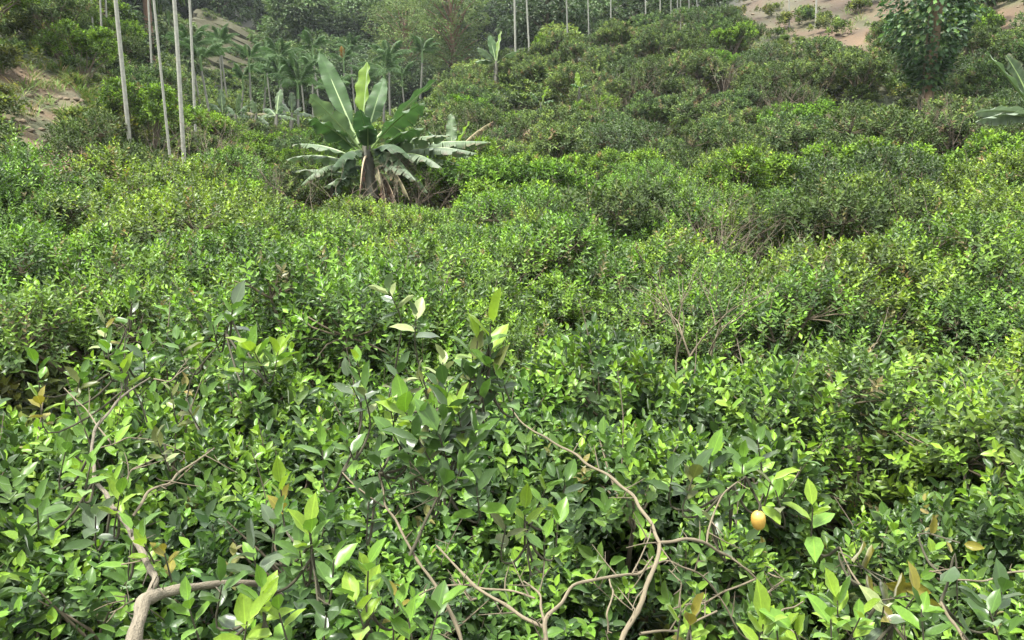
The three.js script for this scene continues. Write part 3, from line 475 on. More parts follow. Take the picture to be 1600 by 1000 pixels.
// ---------- vine-clad tree ----------
{
  const b = spot(1437, 24), o = thing('vine_clad_tree', 'tree wrapped in dark big-leaved vines with a short bare orange-brown trunk below', 'tree', b), r = rng(301);
  mesh('trunk', tube([V(0, -0.4, 0), V(0.05, 0.5, 0), V(0.02, 1.2, 0.05), V(0.1, 4.5, 0), V(0, 9.4, 0)], [0.2, 0.135, 0.12, 0.1, 0.05], 10, 5, 1, 2), M.orangeBark, o);
  const vm = mesh('vine_stem', mergeGeometries([0, 1, 2, 3].map((k) => tube([V(Math.cos(k * 1.6) * 0.2, 0, Math.sin(k * 1.6) * 0.2), V(Math.cos(k * 1.6 + 1) * 0.17, 2, Math.sin(k * 1.6 + 1) * 0.17), V(Math.cos(k * 1.6 + 3) * 0.15, 5, Math.sin(k * 1.6 + 3) * 0.15), V(0, 8, 0)], [0.035, 0.03, 0.02, 0.01], 5, 5))), M.stem, o);
  const heart = (() => { const L = new Leaves(); L.add(V(0, 0, 0), V(0, 0, -1), V(0, 1, 0), 1, 0.82, [1, 1, 1], 0, 0.3, 0.2); return L.geo(); })();
  const tones = [leafMat([0.028, 0.075, 0.024]), leafMat([0.045, 0.11, 0.03]), leafMat([0.08, 0.16, 0.035]), leafMat([0.02, 0.05, 0.018])], B = new Leaves();
  let parts = 0;
  for (let k = 0; k < 9000; k++) {
    const h = 2.05 + Math.pow(r(), 0.9) * 7, prof = lerp(0.42, 1.05, sstep(2.0, 3.6, h)) * lerp(1, 0.6, sstep(7.5, 9.3, h)) * (0.82 + 0.35 * vnoise(h * 1.4, 7)), a = r() * 6.28, lump = 0.62 + 0.75 * vnoise(Math.cos(a) * 2.3 + 9, h * 1.5 + Math.sin(a) * 2.3), q = prof * lump * (0.45 + 0.55 * Math.sqrt(r()));
    const u = V(Math.cos(a), 0, Math.sin(a)), p = V(u.x * q, h + (r() - 0.5) * 0.2, u.z * q), d = V(u.x * 0.7 + (r() - 0.5) * 0.6, -0.8 + r() * 1.2, u.z * 0.7 + (r() - 0.5) * 0.6).normalize(), n = V(u.x * 0.7 + r() - 0.5, 0.8, u.z * 0.7 + r() - 0.5), len = 0.08 + r() * 0.1;
    if (parts < 290 && q > prof * lump * 0.84 && Math.sin(a) > -0.2 && h < 6 && r() < 0.6) { parts++; const m = mesh('leaf', heart, tones[Math.floor(r() * 4)], o); const zz = d.clone().negate(), xx = V().crossVectors(n, zz).normalize(); m.quaternion.setFromRotationMatrix(_m.makeBasis(xx, V().crossVectors(zz, xx), zz)); m.position.copy(p); m.scale.setScalar(len * 1.0); }
    else { const g = 0.6 + r() * 0.8, c = r() < 0.2 ? [0.08, 0.16, 0.035] : [0.032, 0.08, 0.024]; B.add(p, d, n, len, len * 0.8, c.map((x) => x * g), 1, 0.3, 0.2); }
  }
  mesh('foliage', B.geo(), M.leaf, o, 'stuff');
}

// ---------- banana plants ----------
const bMat = (c, o = {}) => { const m = leafMat(c, { clearcoat: 0.3, clearcoatRoughness: 0.5, transmission: 0.4, ...o }); m.map = veinTex; m.bumpMap = veinTex; m.bumpScale = 0.01; return m; };
const BM = { green: bMat([0.036, 0.085, 0.018]), dark: bMat([0.024, 0.06, 0.015]), bright: bMat([0.14, 0.24, 0.016], { transmission: 0.55 }), pale: bMat([0.075, 0.125, 0.045], { clearcoat: 0.5 }), grey: bMat([0.095, 0.14, 0.07], { clearcoat: 0.5 }), dry: bMat([0.2, 0.15, 0.08], { clearcoat: 0, transmission: 0.2 }), brown: bMat([0.07, 0.048, 0.03], { clearcoat: 0, transmission: 0.1 }), straw: bMat([0.14, 0.13, 0.065], { clearcoat: 0.1, transmission: 0.25 }) };
const ribMat = new THREE.MeshStandardMaterial({ color: new THREE.Color().setRGB(0.13, 0.19, 0.06), roughness: 0.5 }), ribDry = new THREE.MeshStandardMaterial({ color: new THREE.Color().setRGB(0.3, 0.24, 0.15), roughness: 0.9 });
// o: bow (height of the arch), roll (radians, 0 = upper face to the sky), fold (V of the two halves; negative hangs), torn (0..1)
function bananaLeaf(parent, b, tip, w, mat, { bow = 0.3, roll = 0, fold = 0.25, torn = 0, seed = 1, stalk = 0.14, wave = 0.03, label } = {}) {
  const r = rng(seed), len = b.distanceTo(tip), c = b.clone().lerp(tip, 0.55).add(V(0, bow * len, 0)), curve = new THREE.QuadraticBezierCurve3(b, c, tip), N = torn ? 44 : 26, K = 4, pos = [], col = [], uv = [], idx = [];
  const frame = (t) => { const p = curve.getPoint(t), T = curve.getTangent(t).normalize(); let s = V().crossVectors(T, UPV); if (s.lengthSq() < 0.02) s = V().crossVectors(T, V(0, 0.2, 1)); s.normalize(); const n = V().crossVectors(s, T); const cs = Math.cos(roll), sn = Math.sin(roll); return [p, T, s.clone().multiplyScalar(cs).addScaledVector(n, sn), n.clone().multiplyScalar(cs).addScaledVector(s, -sn)]; };
  for (const side of [-1, 1]) {
    let droop = 0, slip = 0, cut = 0;
    for (let i = 0; i < N; i++) {
      if (torn && r() < torn * 0.55) { droop = (r() - 0.3) * 0.9 * torn; slip = (r() - 0.5) * 0.06; cut = 1; } else cut = 0;
      const base = pos.length / 3;
      for (const e of [0, 1]) {
        const t = stalk + (1 - stalk) * ((i + (e && cut ? 0.96 : e)) / N), tt = (t - stalk) / (1 - stalk), [p, T, s, n] = frame(Math.min(1, t));
        const hw = (w / 2) * Math.pow(Math.max(0, Math.sin(Math.PI * Math.pow(clamp(tt * 0.985 + 0.012, 0, 1), 0.78))), 0.55);
        for (let k = 0; k <= K; k++) {
          const q = k / K, ang = fold - droop * q - 0.5 * q * Math.abs(fold), wv = Math.sin(tt * 21 + seed + side) * wave * q * q, x = hw * q * Math.cos(ang) * side, y = hw * q * Math.sin(ang) + wv, z = slip * q + q * hw * 0.12;
          pos.push(p.x + s.x * x + n.x * y + T.x * z, p.y + s.y * x + n.y * y + T.y * z, p.z + s.z * x + n.z * y + T.z * z);
          const g = k === 0 ? 1.2 : 0.92 + 0.16 * vnoise(tt * 30, q * 2 + seed), dry = torn ? clamp((q - 0.55) * 2 + (tt - 0.75) * 1.6, 0, 1) * sstep(0.35, 0.75, vnoise(tt * 14 + seed, side * 3)) * Math.min(1, torn * 1.6) : 0; col.push(lerp(g, 1.5, dry), lerp(g, 0.72, dry), lerp(g, 0.9, dry)); uv.push(q * 0.5, t * len * 0.6);
        }
      }
      for (let k = 0; k < K; k++) { const a = base + k, d = base + K + 1 + k; side > 0 ? idx.push(a, a + 1, d, d, a + 1, d + 1) : idx.push(a, d, a + 1, d, d + 1, a + 1); }
    }
  }
  const g = new THREE.BufferGeometry(); g.setAttribute('position', new THREE.Float32BufferAttribute(pos, 3)); g.setAttribute('color', new THREE.Float32BufferAttribute(col, 3)); g.setAttribute('uv', new THREE.Float32BufferAttribute(uv, 2)); g.setIndex(idx); g.computeVertexNormals();
  const m = mesh('leaf', g, mat, parent); if (label) m.userData.label = label;
  const pts = []; for (let i = 0; i <= 8; i++) { const [p, , , n] = frame(i / 8); pts.push(p.addScaledVector(n, -0.012)); }
  mesh('midrib', tube(pts, [0.03, 0.022, 0.012, 0.004].map((x) => x * Math.min(1.2, len / 1.6)), 6, 2), mat === BM.dry || mat === BM.brown || mat === BM.straw ? ribDry : ribMat, m);
  return m;
}
// leaves given as [px, py, tip px, tip py, tip nearer (+) or farther (-) in metres, width, material, options]
function banana(label, pxy, D, stem, leaves, group) {
  const g0 = spot(pxy[0], D), depth = -g0.clone().sub(camera.position).dot(V(0, Math.sin(PITCH), Math.cos(PITCH))), o = thing('banana_plant', label, 'banana plant', g0, group), loc = (px, py, near = 0) => at(px, py, depth - near).sub(g0);
  const top = loc(...stem.top); 
  mesh('stem', tube([V(0, -0.3, 0), V(0, top.y * 0.4, 0), top.clone().multiplyScalar(0.85), top], [stem.r * 1.25, stem.r, stem.r * 0.72, stem.r * 0.35], 10, 4), stem.mat, o);
  leaves.forEach(([px, py, tx, ty, near, w, mat, op], i) => bananaLeaf(o, loc(px, py), loc(tx, ty, near), w, BM[mat], { seed: i * 7 + D, ...op }));
  return o;
}
const stemMat = new THREE.MeshStandardMaterial({ color: new THREE.Color().setRGB(0.05, 0.05, 0.026), map: barkTex, bumpMap: barkTex, bumpScale: 0.01, roughness: 0.7 });
banana('big banana plant with broad upright leaves standing in the field, the largest of all', [578, 0], 17, { top: [572, 215], r: 0.17, mat: stemMat }, [
  [560, 225, 499, 82, -0.5, 0.42, 'green', { bow: 0.02, roll: 0.5, fold: 0.2, stalk: 0.2, label: 'upright grey-green leaf, tallest of the plant' }],
  [565, 215, 574, 97, -0.2, 0.46, 'bright', { bow: 0.02, roll: 0.5, fold: 0.8, stalk: 0.3, label: 'rolled bright yellow-green young leaf' }],
  [572, 215, 600, 122, -0.9, 0.4, 'green', { bow: 0.02, roll: -0.2, fold: 0.2, stalk: 0.2, torn: 0.15 }],
  [578, 230, 562, 172, 0.8, 0.46, 'dark', { bow: 0.14, roll: 0, fold: -0.3, stalk: 0.1 }],
  [580, 225, 682, 124, -0.3, 0.42, 'green', { bow: 0.06, roll: 0.5, fold: 0.3, stalk: 0.2, torn: 0.2 }],
  [580, 232, 664, 160, 0.7, 0.62, 'green', { bow: 0.16, roll: 0.3, fold: -0.25, stalk: 0.15, wave: 0.06, torn: 0.25 }],
  [565, 235, 484, 150, 0.6, 0.56, 'pale', { bow: 0.08, roll: -0.75, fold: -0.1, stalk: 0.15, torn: 0.2, wave: 0.05 }],
  [562, 240, 482, 186, 0.8, 0.52, 'green', { bow: 0.2, roll: -0.5, fold: -0.35, torn: 0.25, stalk: 0.12, wave: 0.06 }],
  [560, 250, 458, 226, -0.3, 0.34, 'pale', { bow: 0.16, roll: -0.3, fold: -0.4, torn: 0.6, stalk: 0.2 }],
  [562, 275, 428, 272, 0.3, 0.38, 'grey', { bow: 0.12, roll: -0.5, fold: -0.3, torn: 0.35, stalk: 0.2 }],
  [560, 260, 446, 250, -0.8, 0.4, 'pale', { bow: 0.16, roll: -0.4, fold: -0.4, torn: 0.7, stalk: 0.2 }],
  [566, 288, 508, 292, 1.2, 0.34, 'grey', { bow: 0.2, roll: -0.6, fold: -0.2, torn: 0.2 }],
  [582, 240, 766, 222, 0.2, 0.5, 'pale', { bow: 0.08, roll: 0.5, fold: -0.6, torn: 0.9, stalk: 0.25, label: 'torn pale leaf with a dry yellowish edge' }],
  [584, 240, 700, 212, 0.9, 0.46, 'pale', { bow: 0.12, roll: 0.5, fold: -0.5, torn: 0.5, stalk: 0.2 }],
  [586, 245, 662, 200, 1.2, 0.4, 'green', { bow: 0.16, roll: 0.3, fold: -0.4, torn: 0.4 }],
  [586, 260, 728, 262, 0.4, 0.42, 'pale', { bow: 0.2, roll: 0.4, fold: -0.5, torn: 0.7, stalk: 0.2 }],
  [584, 268, 650, 282, 1.2, 0.42, 'grey', { bow: 0.3, roll: 0.2, fold: -0.5, torn: 0.6, stalk: 0.2 }],
  [586, 262, 700, 240, -0.8, 0.42, 'pale', { bow: 0.14, roll: 0.3, fold: -0.4, torn: 0.6 }],
  [588, 262, 596, 292, 0.9, 0.3, 'straw', { bow: 0.25, fold: -0.8, torn: 0.8 }],
  [570, 238, 530, 284, 0.9, 0.4, 'dark', { bow: 0.45, roll: -0.3, fold: -0.6, torn: 0.7 }], [578, 236, 630, 292, 0.8, 0.4, 'dark', { bow: 0.42, roll: 0.3, fold: -0.6, torn: 0.7 }],  [570, 240, 520, 262, 1.0, 0.44, 'dark', { bow: 0.3, roll: -0.2, fold: -0.4, torn: 0.3 }], [580, 240, 640, 245, 1.1, 0.5, 'dark', { bow: 0.3, roll: 0.2, fold: -0.4, torn: 0.3 }],
  [584, 250, 745, 240, 0.6, 0.44, 'grey', { bow: 0.16, roll: 0.4, fold: -0.6, torn: 0.9 }], [584, 255, 715, 285, 0.2, 0.42, 'pale', { bow: 0.3, roll: 0.3, fold: -0.5, torn: 0.8 }], [586, 262, 690, 262, 1.3, 0.4, 'grey', { bow: 0.28, roll: 0.1, fold: -0.5, torn: 0.8 }], [560, 262, 470, 290, 0.6, 0.36, 'pale', { bow: 0.35, roll: -0.2, fold: -0.5, torn: 0.7 }], [584, 265, 640, 312, 1.1, 0.34, 'straw', { bow: 0.4, fold: -0.8, torn: 0.9 }], [568, 262, 520, 306, 0.9, 0.4, 'dark', { bow: 0.4, roll: -0.2, fold: -0.6, torn: 0.6 }], [586, 256, 650, 300, 0.5, 0.42, 'green', { bow: 0.35, roll: 0.3, fold: -0.5, torn: 0.6 }], 
  [574, 245, 562, 310, 1.2, 0.3, 'brown', { bow: 0.35, fold: -1.0, torn: 0.8 }], [582, 242, 640, 272, 1.0, 0.36, 'pale', { bow: 0.3, roll: 0.2, fold: -0.5, torn: 0.7 }], [575, 238, 575, 196, 0.9, 0.4, 'dark', { bow: 0.25, fold: -0.2 }], [586, 262, 668, 300, 0.9, 0.36, 'pale', { bow: 0.35, fold: -0.5, torn: 0.7 }],
  [592, 270, 622, 328, 0.7, 0.4, 'brown', { bow: 0.3, fold: -1.1, torn: 0.9, label: 'withered brown leaf hanging to the ground' }],
  [592, 272, 606, 340, 0.9, 0.34, 'brown', { bow: 0.3, fold: -1.1, torn: 0.9 }],
]);
banana('leaning banana sucker with ragged pale leaves behind the torn leaf of the big plant', [712, 0], 18.6, { top: [706, 238], r: 0.09, mat: stemMat }, [
  [706, 245, 734, 190, 0, 0.3, 'bright', { bow: 0.05, roll: 0.4, fold: 0.3 }], [706, 245, 770, 190, 0.3, 0.2, 'straw', { bow: 0.15, fold: -0.8, torn: 0.8 }], [706, 248, 668, 205, 0.2, 0.34, 'green', { bow: 0.2, roll: -0.3, fold: -0.3, torn: 0.3 }],
  [706, 250, 760, 262, 0.4, 0.3, 'grey', { bow: 0.35, roll: 0.3, fold: -0.4, torn: 0.6 }], [706, 250, 680, 275, 0.8, 0.3, 'pale', { bow: 0.4, fold: -0.5, torn: 0.5 }], [706, 245, 705, 178, -0.3, 0.26, 'pale', { bow: 0.05, roll: 0.2, fold: 0.2, torn: 0.3 }],
]);
banana('banana plant reaching grey-green leaves in at the picture edge beyond the vine-clad tree', [1625, 0], 19.5, { top: [1622, 175], r: 0.15, mat: stemMat }, [
  [1620, 180, 1540, 82, 0.2, 0.36, 'pale', { bow: 0.06, roll: 0.3, fold: 0.35 }], [1620, 180, 1572, 86, -0.2, 0.4, 'grey', { bow: 0.1, roll: -0.9, fold: 0.2, torn: 0.3 }], [1620, 182, 1523, 176, 0.3, 0.4, 'grey', { bow: 0.1, roll: -0.8, fold: -0.3, torn: 0.2 }],
  [1620, 185, 1524, 190, 0.6, 0.4, 'grey', { bow: 0.12, roll: -0.8, fold: -0.4, torn: 0.4 }], [1622, 178, 1660, 80, 0, 0.45, 'green', { bow: 0.06, roll: 0.4 }], [1622, 180, 1720, 130, 0.3, 0.5, 'green', { bow: 0.2 }], [1622, 182, 1715, 200, 0.3, 0.5, 'pale', { bow: 0.25, fold: -0.3, torn: 0.4 }],
]);
banana('small light green banana plant on the low end of the ridge by the white palms', [775, 0], 42, { top: [775, 95], r: 0.15, mat: stemMat }, [
  [775, 100, 783, 48, 0, 0.7, 'bright', { bow: 0.03, roll: 0.6 }], [775, 100, 745, 75, 0.5, 0.55, 'grey', { bow: 0.25, roll: -0.4, fold: -0.3 }], [775, 100, 742, 97, 0.6, 0.5, 'pale', { bow: 0.25, roll: -0.4, fold: -0.4 }], [775, 100, 812, 80, 0.3, 0.5, 'pale', { bow: 0.2, roll: 0.4, fold: -0.3 }], [775, 98, 765, 55, -0.5, 0.5, 'green', { bow: 0.05 }],
]);
banana('young banana shoot with one upright yellow leaf halfway up the hillside', [905, 0], 29, { top: [905, 136], r: 0.07, mat: stemMat }, [[905, 140, 901, 112, 0, 0.2, 'bright', { bow: 0.03, roll: 1, fold: 0.4 }], [905, 140, 892, 132, 0.4, 0.26, 'green', { bow: 0.3, fold: -0.3 }], [905, 140, 918, 134, 0.2, 0.26, 'green', { bow: 0.3, fold: -0.3 }]]);
banana('young banana shoot with pale spread leaves beside the small bare earth scar', [843, 0], 28, { top: [845, 160], r: 0.07, mat: stemMat }, [[845, 165, 857, 134, 0, 0.22, 'bright', { bow: 0.1, roll: 0.8, fold: 0.3 }], [845, 165, 828, 144, 0.3, 0.3, 'pale', { bow: 0.3, fold: -0.3 }], [845, 165, 866, 158, 0.3, 0.24, 'green', { bow: 0.3, fold: -0.3 }]]);
{
  const far = [[348, 40, 190], [368, 39, 192], [400, 38, 190], [432, 37, 192], [456, 40, 190]], r = rng(611);
  far.forEach(([px, D, py], i) => banana(['banana plant with two dark leaves, nearest to the slim palm trunk in the valley', 'banana plant with drooping dark leaves at the valley edge left of the withered one', 'withered banana plant with collapsed whitish leaves in the valley', 'banana plant with upright leaves beside the withered banana in the valley', 'low banana plant with pale fallen leaves at the foot of the valley palms'][i], [px, 0], D, { top: [px, py - 14], r: 0.12, mat: stemMat },
    [0, 1, 2, 3, 4].map((k) => { const a = (k / 4 - 0.5) * 2, up = 1 - Math.abs(a); return [px, py - 10, px + a * 30 + (r() - 0.5) * 14, py - 14 - up * 34 + (i === 2 ? 18 : 0) + (r() - 0.5) * 12 + Math.abs(a) * 8, (r() - 0.5) * 1.4, 0.4, i === 2 ? (k % 2 ? 'straw' : 'grey') : i === 4 ? 'grey' : k % 2 ? 'green' : 'pale', { bow: 0.25, roll: -a * 0.5, fold: -0.3, torn: 0.4 }]; })));
}

// ---------- bare shrubs ----------
function twigs(p, d, len, rad, depth, r, out) {
  const q = p.clone().addScaledVector(d, len * 0.5).add(V((r() - 0.5) * len * 0.2, (r() - 0.5) * len * 0.1, (r() - 0.5) * len * 0.2)), e = p.clone().addScaledVector(d, len);
  out.push(tube([p, q, e], [rad, rad * 0.8, rad * 0.6], 5, 2));
  if (depth > 0) for (let k = 0; k < 2 + (r() < 0.4 ? 1 : 0); k++) twigs(k === 2 ? q : e, V(d.x + (r() - 0.5) * 1.5, d.y + (r() - 0.4) * 0.7, d.z + (r() - 0.5) * 1.5).normalize(), len * (0.55 + r() * 0.3), rad * 0.6, depth - 1, r, out);
}
function deadBush(label, px, D, h, dirs, mat, seed, group, up = 0) {
  const p = spot(px, D, up), o = thing('bare_shrub', label, 'dead shrub', p, group), r = rng(seed);
  for (let k = 0; k < dirs; k++) { const out = []; twigs(V((r() - 0.5) * 0.2, -0.1, (r() - 0.5) * 0.2), V((r() - 0.5) * 1.1, 1, (r() - 0.5) * 1.1).normalize(), h * 0.5, 0.016, 4, r, out); mesh('branch', mergeGeometries(out), mat, o); }
}
deadBush('leafless pale shrub standing in the dark hollow in mid field', 1055, 6.4, 1.0, 2, M.twig, 401, null, 0.75);
deadBush('brown withered shrub in front of the large dark bush of the field', 1130, 11.6, 1.5, 7, M.dead, 402);
deadBush('withered brown shrub beside the foot of the big banana plant', 640, 16.3, 1.7, 7, M.dead, 403);
deadBush('bare pale twigs on the bare earth scar of the hillside', 795, 27.5, 1.8, 5, M.dead, 404);
for (const [px, D] of [[1180, 25], [1235, 26.5], [1000, 30], [1110, 31], [930, 27], [470, 15], [700, 20], [1480, 21], [310, 19]]) deadBush('grey twiggy shrub half hidden among the slope bushes', px, D, 1.9, 4, M.dead, px, 'twiggy shrubs among the slope bushes');

// ---------- foreground branches and shoots ----------
function rosette(o, c, dir, n, len, tone, r, spread = 1) {
  const e1 = V().crossVectors(dir, Math.abs(dir.y) < 0.95 ? UPV : V(1, 0, 0)).normalize(), e2 = V().crossVectors(dir, e1), a0 = r() * 6.28, tones = tone.split(' ');
  for (let k = 0; k < n; k++) {
    const t = k / Math.max(1, n - 1), an = a0 + k * 2.4, open = (lerp(1.25, 0.3, t) + (r() - 0.5) * 0.35) * spread, rad = V().addScaledVector(e1, Math.cos(an)).addScaledVector(e2, Math.sin(an));
    const d = rad.clone().multiplyScalar(Math.sin(open)).addScaledVector(dir, Math.cos(open)).normalize();
    placeLeaf(o, c.clone().addScaledVector(dir, (t - 0.6) * 0.1), d, dir.clone().addScaledVector(rad, -0.45).addScaledVector(UPV, 0.3), len * 0.9 * (0.72 + r() * 0.5), tones[Math.floor(r() * tones.length)], Math.floor(r() * 4));
  }
}
// branches: lists of [px, py, depth] with radii; rosettes: [px, py, depth, leaves, length, tones]
function sprig(name, label, category, branches, rosettes, seed, extra) {
  const f = branches[0].pts[0], p0 = at(...f), o = thing(name, label, category, p0), r = rng(seed), ends = [];
  for (const b of branches) { const raw = b.pts.map((q) => at(...q).sub(p0)), pts = [];
    raw.forEach((q, i) => { pts.push(q); if (i < raw.length - 1) { const L = q.distanceTo(raw[i + 1]), n = L > 0.25 ? 2 : 1; for (let k = 1; k <= n; k++) pts.push(q.clone().lerp(raw[i + 1], (k + (r() - 0.5) * 0.3) / (n + 1)).add(V((r() - 0.5) * L * 0.09, (r() - 0.5) * L * 0.09, (r() - 0.5) * L * 0.06))); } });
    const kn = pts.length * 3, r0 = b.r; b.r = Array.from({ length: kn }, (_, i) => { const q = (i / (kn - 1)) * (r0.length - 1), k = Math.min(r0.length - 2, Math.floor(q)); return lerp(r0[k], r0[k + 1], q - k) * 0.66 * (0.88 + r() * 0.3 + (r() < 0.12 ? 0.22 : 0)); });
    const spurs = []; for (let k = 1; k < pts.length; k++) if (r() < 0.6) { const q = pts[k - 1].clone().lerp(pts[k], r()), d = V(r() - 0.5, r() - 0.3, r() - 0.5).normalize(), L = 0.02 + r() * 0.09, m = q.clone().addScaledVector(d, L * 0.5), e = q.clone().addScaledVector(d, L).add(V((r() - 0.5) * 0.02, (r() - 0.5) * 0.02, 0)); spurs.push(tube([q, m, e], [0.0022, 0.0016, 0.0008], 5, 2)); if (L > 0.06) spurs.push(tube([m.clone(), m.clone().add(V((r() - 0.5) * 0.06, r() * 0.04, (r() - 0.5) * 0.06))], [0.0014, 0.0007], 4, 2)); }
    if (spurs.length) mesh('spurs', mergeGeometries(spurs), b.mat ?? M.twig, o, 'stuff'); mesh(b.name ?? 'branch', tube(pts, b.r, b.seg ?? 7, 4), b.mat ?? M.twig, o); ends.push(...pts); }
  for (const [px, py, dp, n, len, tone, dir, spread] of rosettes) {
    const c = at(px, py, dp).sub(p0), d = (dir ? V(...dir) : V((r() - 0.5) * 0.7, 1, 0.15 + (r() - 0.5) * 0.6)).normalize();
    const a = ends.reduce((m, e) => (e.distanceTo(c) < m.distanceTo(c) ? e : m)), foot = c.clone().addScaledVector(d, -0.1), from = a.distanceTo(c) < 0.5 ? a : c.clone().add(V((r() - 0.5) * 0.15, -0.4, -0.1));
    mesh('twig', tube([from.clone(), from.clone().lerp(foot, 0.55).add(V(0, -0.03, 0)), foot, c.clone().addScaledVector(d, 0.03)], [0.0045, 0.004, 0.003, 0.002], 5, 3), M.darkTwig, o);
    rosette(o, c, d, n, len, tone, r, spread);
  }
  return o;
}
sprig('lemon_branch', 'thick bare grey-brown limb forking low in the corner, with a long pale shoot', 'branch', [
  { name: 'limb', pts: [[200, 1060, 1.75], [212, 985, 1.8], [224, 940, 1.86], [250, 928, 1.92], [305, 917, 2.0], [398, 912, 2.15], [440, 930, 2.3]], r: [0.026, 0.025, 0.023, 0.02, 0.016, 0.012, 0.009], mat: M.bark, seg: 10 },
  { name: 'shoot', pts: [[230, 938, 1.88], [243, 905, 1.95], [222, 862, 2.05], [200, 822, 2.15], [174, 790, 2.25], [148, 750, 2.4], [143, 705, 2.5], [150, 668, 2.6], [185, 625, 2.75], [235, 590, 2.9]], r: [0.013, 0.011, 0.011, 0.011, 0.01, 0.009, 0.008, 0.007, 0.006, 0.004], mat: M.bark },
  { name: 'twig', pts: [[208, 806, 2.2], [232, 768, 2.25], [265, 755, 2.3], [300, 725, 2.4], [335, 700, 2.5]], r: [0.006, 0.005, 0.003] }, { name: 'twig', pts: [[190, 765, 2.35], [205, 735, 2.4], [240, 718, 2.45]], r: [0.004, 0.0025] },
  { name: 'twig', pts: [[100, 606, 2.8], [135, 640, 2.75], [172, 690, 2.65]], r: [0.003, 0.004] }, { name: 'twig', pts: [[266, 752, 2.3], [310, 760, 2.35]], r: [0.003, 0.002] }, { name: 'twig', pts: [[240, 592, 2.9], [265, 596, 2.9], [295, 572, 2.95]], r: [0.004, 0.003] },
  { name: 'twig', pts: [[196, 930, 1.95], [195, 945, 1.95], [172, 958, 1.98]], r: [0.003, 0.002] }, { name: 'twig', pts: [[190, 882, 2.05], [222, 876, 2.05], [250, 876, 2.08]], r: [0.003, 0.002] }, { name: 'twig', pts: [[155, 700, 2.5], [200, 684, 2.6], [228, 686, 2.65], [290, 708, 2.7]], r: [0.0035, 0.003, 0.002] },
], [[140, 735, 2.35, 7, 0.08, 'fresh mid'], [185, 790, 2.2, 6, 0.08, 'fresh bright'], [100, 720, 2.5, 6, 0.08, 'fresh mid'], [230, 860, 2.0, 8, 0.06, 'fresh bright'], [205, 850, 2.1, 6, 0.08, 'mid fresh'], [150, 820, 2.2, 7, 0.085, 'grey dark'], [260, 880, 2.0, 6, 0.05, 'yellow fresh'], [60, 800, 2.3, 7, 0.085, 'grey mid'], [250, 700, 2.6, 6, 0.07, 'olive mid pale']], 501);
sprig('lemon_sprig', 'young sprig of green and yellowish leaves standing above the long pale shoot', 'branch', [{ name: 'stem', pts: [[230, 660, 3.1], [205, 600, 3.1], [195, 540, 3.1], [205, 480, 3.1]], r: [0.005, 0.004, 0.003], mat: M.darkTwig }, { name: 'stem', pts: [[280, 650, 3.1], [300, 590, 3.1], [340, 540, 3.1], [362, 500, 3.1]], r: [0.005, 0.004, 0.003], mat: M.darkTwig }],
  [[205, 482, 3.1, 6, 0.085, 'grey fresh mid'], [165, 520, 3.1, 6, 0.07, 'pale fresh yellow'], [170, 555, 3.0, 7, 0.085, 'fresh mid'], [192, 585, 3.0, 8, 0.09, 'bright fresh'], [225, 560, 3.2, 6, 0.08, 'mid dark grey'], [282, 545, 3.1, 6, 0.08, 'olive yellow mid'], [362, 492, 3.1, 7, 0.095, 'grey fresh mid', [0.35, 1, 0.2], 0.7], [335, 518, 3.1, 6, 0.085, 'grey mid'], [400, 556, 2.9, 10, 0.09, 'bright fresh'], [432, 560, 2.9, 8, 0.085, 'bright fresh'], [380, 570, 2.9, 7, 0.085, 'fresh bright'], [65, 636, 2.9, 8, 0.075, 'bright yellow'], [125, 598, 3.0, 6, 0.08, 'olive mid'], [60, 580, 3.0, 7, 0.08, 'fresh mid'], [300, 650, 2.9, 6, 0.08, 'olive dark'], [270, 625, 3.0, 5, 0.07, 'pale olive']], 502);
